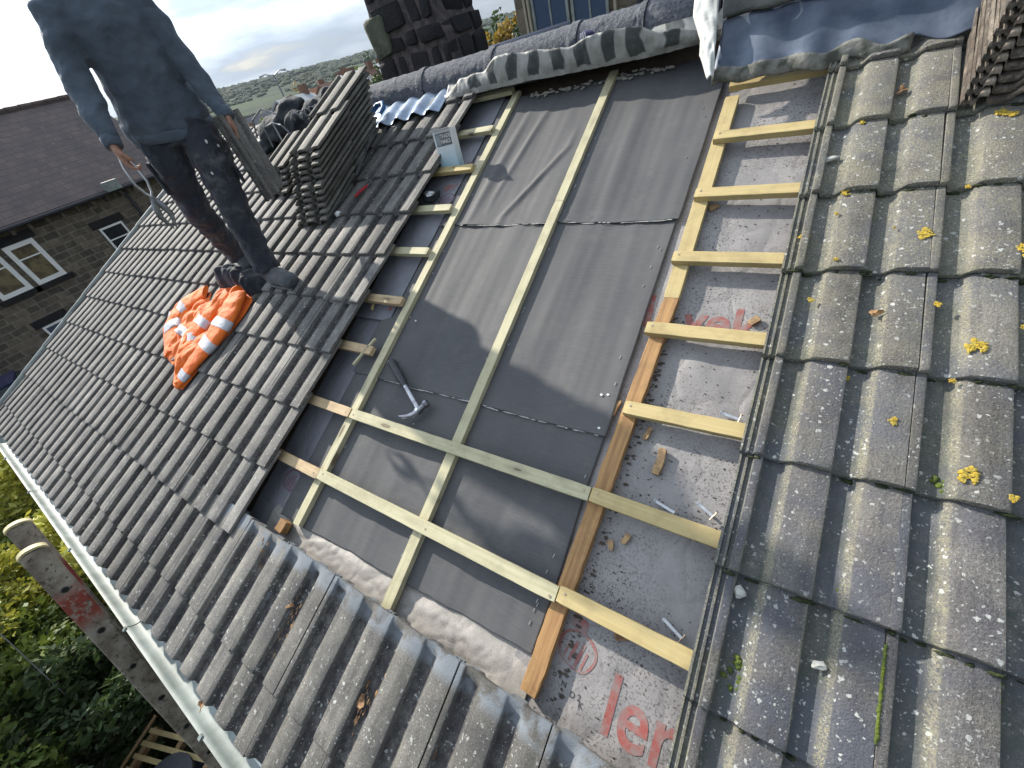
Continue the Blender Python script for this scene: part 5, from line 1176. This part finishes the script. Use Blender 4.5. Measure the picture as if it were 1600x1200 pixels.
for i, (az, D, top, r_, m, lb) in enumerate(((121.5, 52, 2.6, 2.6, F_O, 'golden autumn tree in the gap between the chimney and the pale stone house'), (123.5, 60, 2.9, 3.4, F_D, 'dark green tree just right of the chimney'), (120.0, 75, 3.2, 3.5, F_B, 'bluish green tree beside the corner of the pale stone house'), (124.8, 90, 3.4, 4, F_B, 'bluish green tree close to the chimney'),
        (135.0, 70, 2.6, 3.6, F_D, 'dark tree standing against the left side of the chimney'), (137.4, 110, 3.4, 4.5, F_G, 'green tree behind the long low house'), (139.4, 120, 3.6, 4.8, F_B, 'grey green tree on the slope above the tile stacks'), (142.2, 100, 2.6, 4, F_G, 'green tree behind the white gable'), (144.6, 140, 2.6, 5, F_O, 'yellowish tree above the highest pale roofed house'), (146.0, 95, .6, 3, F_D, 'dark tree at the foot of the lamp post'), (148.8, 95, -.2, 3.4, F_G, 'green tree left of the lamp post'), (150.6, 160, .5, 5, F_B, 'grey green tree close to the sleeve of the man'), (133.8, 120, 3.8, 5, F_G, 'green tree hidden partly by the chimney'))):
    x = .05+D*math.cos(R(az)); y = -.3+D*math.sin(R(az)); z0 = farz(x, y); tree(x, y, z0, top-z0, r_, m, lb, 1500, .32, i)
# distant woods on the hillside as one mass
mb = MB(); rw = random.Random(8)
for i in range(5200):
    az = R(rw.uniform(116, 156)); D = 120+1680*rw.random()**1.1; x = D*math.cos(az); y = D*math.sin(az)
    if nz(x*.006, y*.006, 2) < -.16 and D < 1300: continue
    s_ = rw.uniform(3.5, 7)*(.28+D/1300); mb.blob((x, y, farz(x, y)+s_*.25), (s_, s_, s_*.55), i, .25, 1, 2)
o = mb.build('distant_woods', simple('hill_wood', (.018, .042, .028), 1., (.05, .062, .026), .02, 0, loc=False), None); tag(o, 'distant woods covering the hillside on the horizon', 'woods', kind='stuff')

# ---------------------------------------------------------------- yard below the eaves
shr = [(-11.5, -1.3, -3.3, 1.15, F_Y, 'yellow green shrub just below the gutter, farthest up the left edge'), (-9.2, -1.9, -3.6, 1.15, F_Y, 'yellow and green shrub above the top of the ladder'), (-8.4, -3.1, -3.9, 1.3, F_G, 'green shrub at the left edge beside the ladder top'), (-7.0, -2.6, -4.4, 1.0, F_D, 'dark shrub in the shade left of the ladder'), (-7.2, -4.2, -3.9, 1.2, F_G, 'green shrub at the lower left edge'), (-10.6, -3.0, -3.9, 1.5, F_G, 'bushy green shrub at the left edge under the gutter'), (-13.5, -1.5, -4.0, 1.3, F_G, 'green shrub beside the blue car')]
for i, (x, y, z, r_, m, lb) in enumerate(shr):
    t = empty('shrub', Matrix.Translation((x, y, G))); tag(t, lb, 'shrub', 'shrubs in the yard')
    leaf_cloud(9000, r_, .062, 40+i, 1.0).build('foliage', m, t, Matrix.Translation((0, 0, z-G)))
    mb = MB()
    for k in range(7): a = k*.9; mb.tube([(0, 0, 0), (.3*r_*math.cos(a), .3*r_*math.sin(a), (z-G)*.6), (.7*r_*math.cos(a), .7*r_*math.sin(a), (z-G)+.3*math.sin(k))], [.03, .018, .006], 5)
    mb.build('stem', m_bark, t)
mb = MB(); mb.box((-30, -14, G), (-14.6, 1.5, -3.95)); o = mb.build('parking_terrace', simple('tarmac', (.05, .05, .052), .95, loc=False), None); tag(o, kind='structure')
# parked blue car
car = empty('parked_car', Matrix.Translation((-17.4, -.9, -3.95)) @ Matrix.Rotation(1.4, 4, 'Z')); tag(car, 'dark blue parked car just past the corner of the roof at the left edge', 'car')
m_car, nt, b = mat('blue_car_paint'); b.inputs['Base Color'].default_value = (.005, .012, .06, 1); b.inputs['Roughness'].default_value = .2; b.inputs['Coat Weight'].default_value = .6
def carsec(x, w, zb, zt): return [(x, -w, zb), (x, w, zb), (x, w*1.02, (zb+zt)/2), (x, w*.93, zt), (x, -w*.93, zt), (x, -w*1.02, (zb+zt)/2)]
smooth(MB().loft([carsec(*q) for q in ((-2.05, .70, .35, .70), (-1.95, .80, .25, .85), (-1.2, .86, .22, .95), (0, .86, .22, .98), (1.2, .86, .22, .92), (1.9, .80, .25, .78), (2.1, .68, .35, .62))]).build('body', m_car, car), 50)
smooth(MB().loft([carsec(*q) for q in ((-1.75, .70, .85, .90), (-1.1, .70, .9, 1.38), (-.2, .70, .9, 1.45), (.5, .68, .9, 1.38), (1.2, .68, .88, .93))]).build('cabin', m_glass, car), 50)
MB().box((-1.05, -.60, 1.40), (.45, .60, 1.47)).build('roof_panel', m_car, car)
for x in (-1.3, 1.3):
    for s_ in (-1, 1):
        w_o = smooth(MB().tube([(x, s_*.70, .31), (x, s_*.88, .31)], .31, 20).build('wheel', M_BLACK, car), 50); MB().tube([(x, s_*.87, .31), (x, s_*.89, .31)], .19, 14).build('rim', M_ALU, w_o)
for s_ in (-1, 1): MB().blob((2.02, s_*.55, .62), (.08, .15, .07), 0, 0, 2).build('headlight', M_WHITE, car)
# slate slab, pallet, dark tub, old wire
o = MB().box((-.6, -.35, 0), (.6, .35, .05)).build('slate_slab', simple('grey_slab', (.04, .045, .05), .8), None, Matrix.Translation((-6.15, -3.55, -3.95)) @ Matrix.Rotation(.5, 4, 'Z')); tag(o, 'flat grey slab topping a low shed at the bottom left', 'slab')
sh_ = empty('shed', Matrix.Translation((-6.15, -3.55, G)) @ Matrix.Rotation(.5, 4, 'Z')); tag(sh_, 'low dark shed under the grey slab at the bottom left', 'shed'); MB().box((-.55, -.30, 0), (.55, .30, -3.952-G)).build('wall', M_WOODCHIP, sh_); MB().box((-.3, -.312, 0), (.3, -.302, 1.4)).build('door', m_bark, sh_)
pal = empty('pallet', Matrix.Translation((-6.35, -2.50, -4.78)) @ Matrix.Rotation(.36, 4, 'Z')); tag(pal, 'wooden pallet of yellow slats standing below the eaves beside the ladder', 'pallet')
for k in range(9): MB().box((-.02, -.08-.135*k, 0), (1.25, -.155-.135*k+.02, .022)).build('slat', M_YELLOW, pal)
for x in (0, .55, 1.15): MB().box((x, -1.25, -.09), (x+.07, -.06, -.002)).build('bearer', M_WOODCHIP, pal)
MB().tube([(-.08, .05, .02), (-.10, -1.6, .02)], .022, 8).build('post', M_WOODCHIP, pal)
tb = empty('plastic_tub', Matrix.Translation((-5.35, -2.75, G))); tag(tb, 'dark blue plastic tub below the pallet at the bottom left', 'tub')
smooth(MB().tube([(0, 0, .0), (0, 0, .85), (0, 0, .90)], [.28, .34, .36], 24).build('tub', simple('navy_plastic', (.02, .03, .07), .5), tb), 50); MB().tube([(0, 0, .9), (0, 0, .93)], .36, 24).build('lid', M_BLACK, tb)
o = smooth(MB().tube([(-7.2, -2.1, -1.2), (-6.9, -2.4, -2.6), (-7.0, -2.9, -4.4), (-7.0, -3.0, G)], .006, 6).build('cable', M_CORD, None)); tag(o, 'thin grey cable hanging down in front of the shrubs', 'cable')

# ---------------------------------------------------------------- air
m_hz = bpy.data.materials.new('thin_air'); m_hz.use_nodes = True; nt = m_hz.node_tree; nt.nodes.clear()
pv = nd(nt, 'ShaderNodeVolumePrincipled', {'Color': (.72, .82, .92), 'Density': .00009, 'Anisotropy': .0}); link(nt, pv.outputs[0], nd(nt, 'ShaderNodeOutputMaterial').inputs['Volume'])
hz = MB().box((-4100, -4100, -80), (4100, 4100, 220)).build('haze', m_hz, None); tag(hz, kind='stuff', label='thin bluish air over the far hillside', cat='haze')
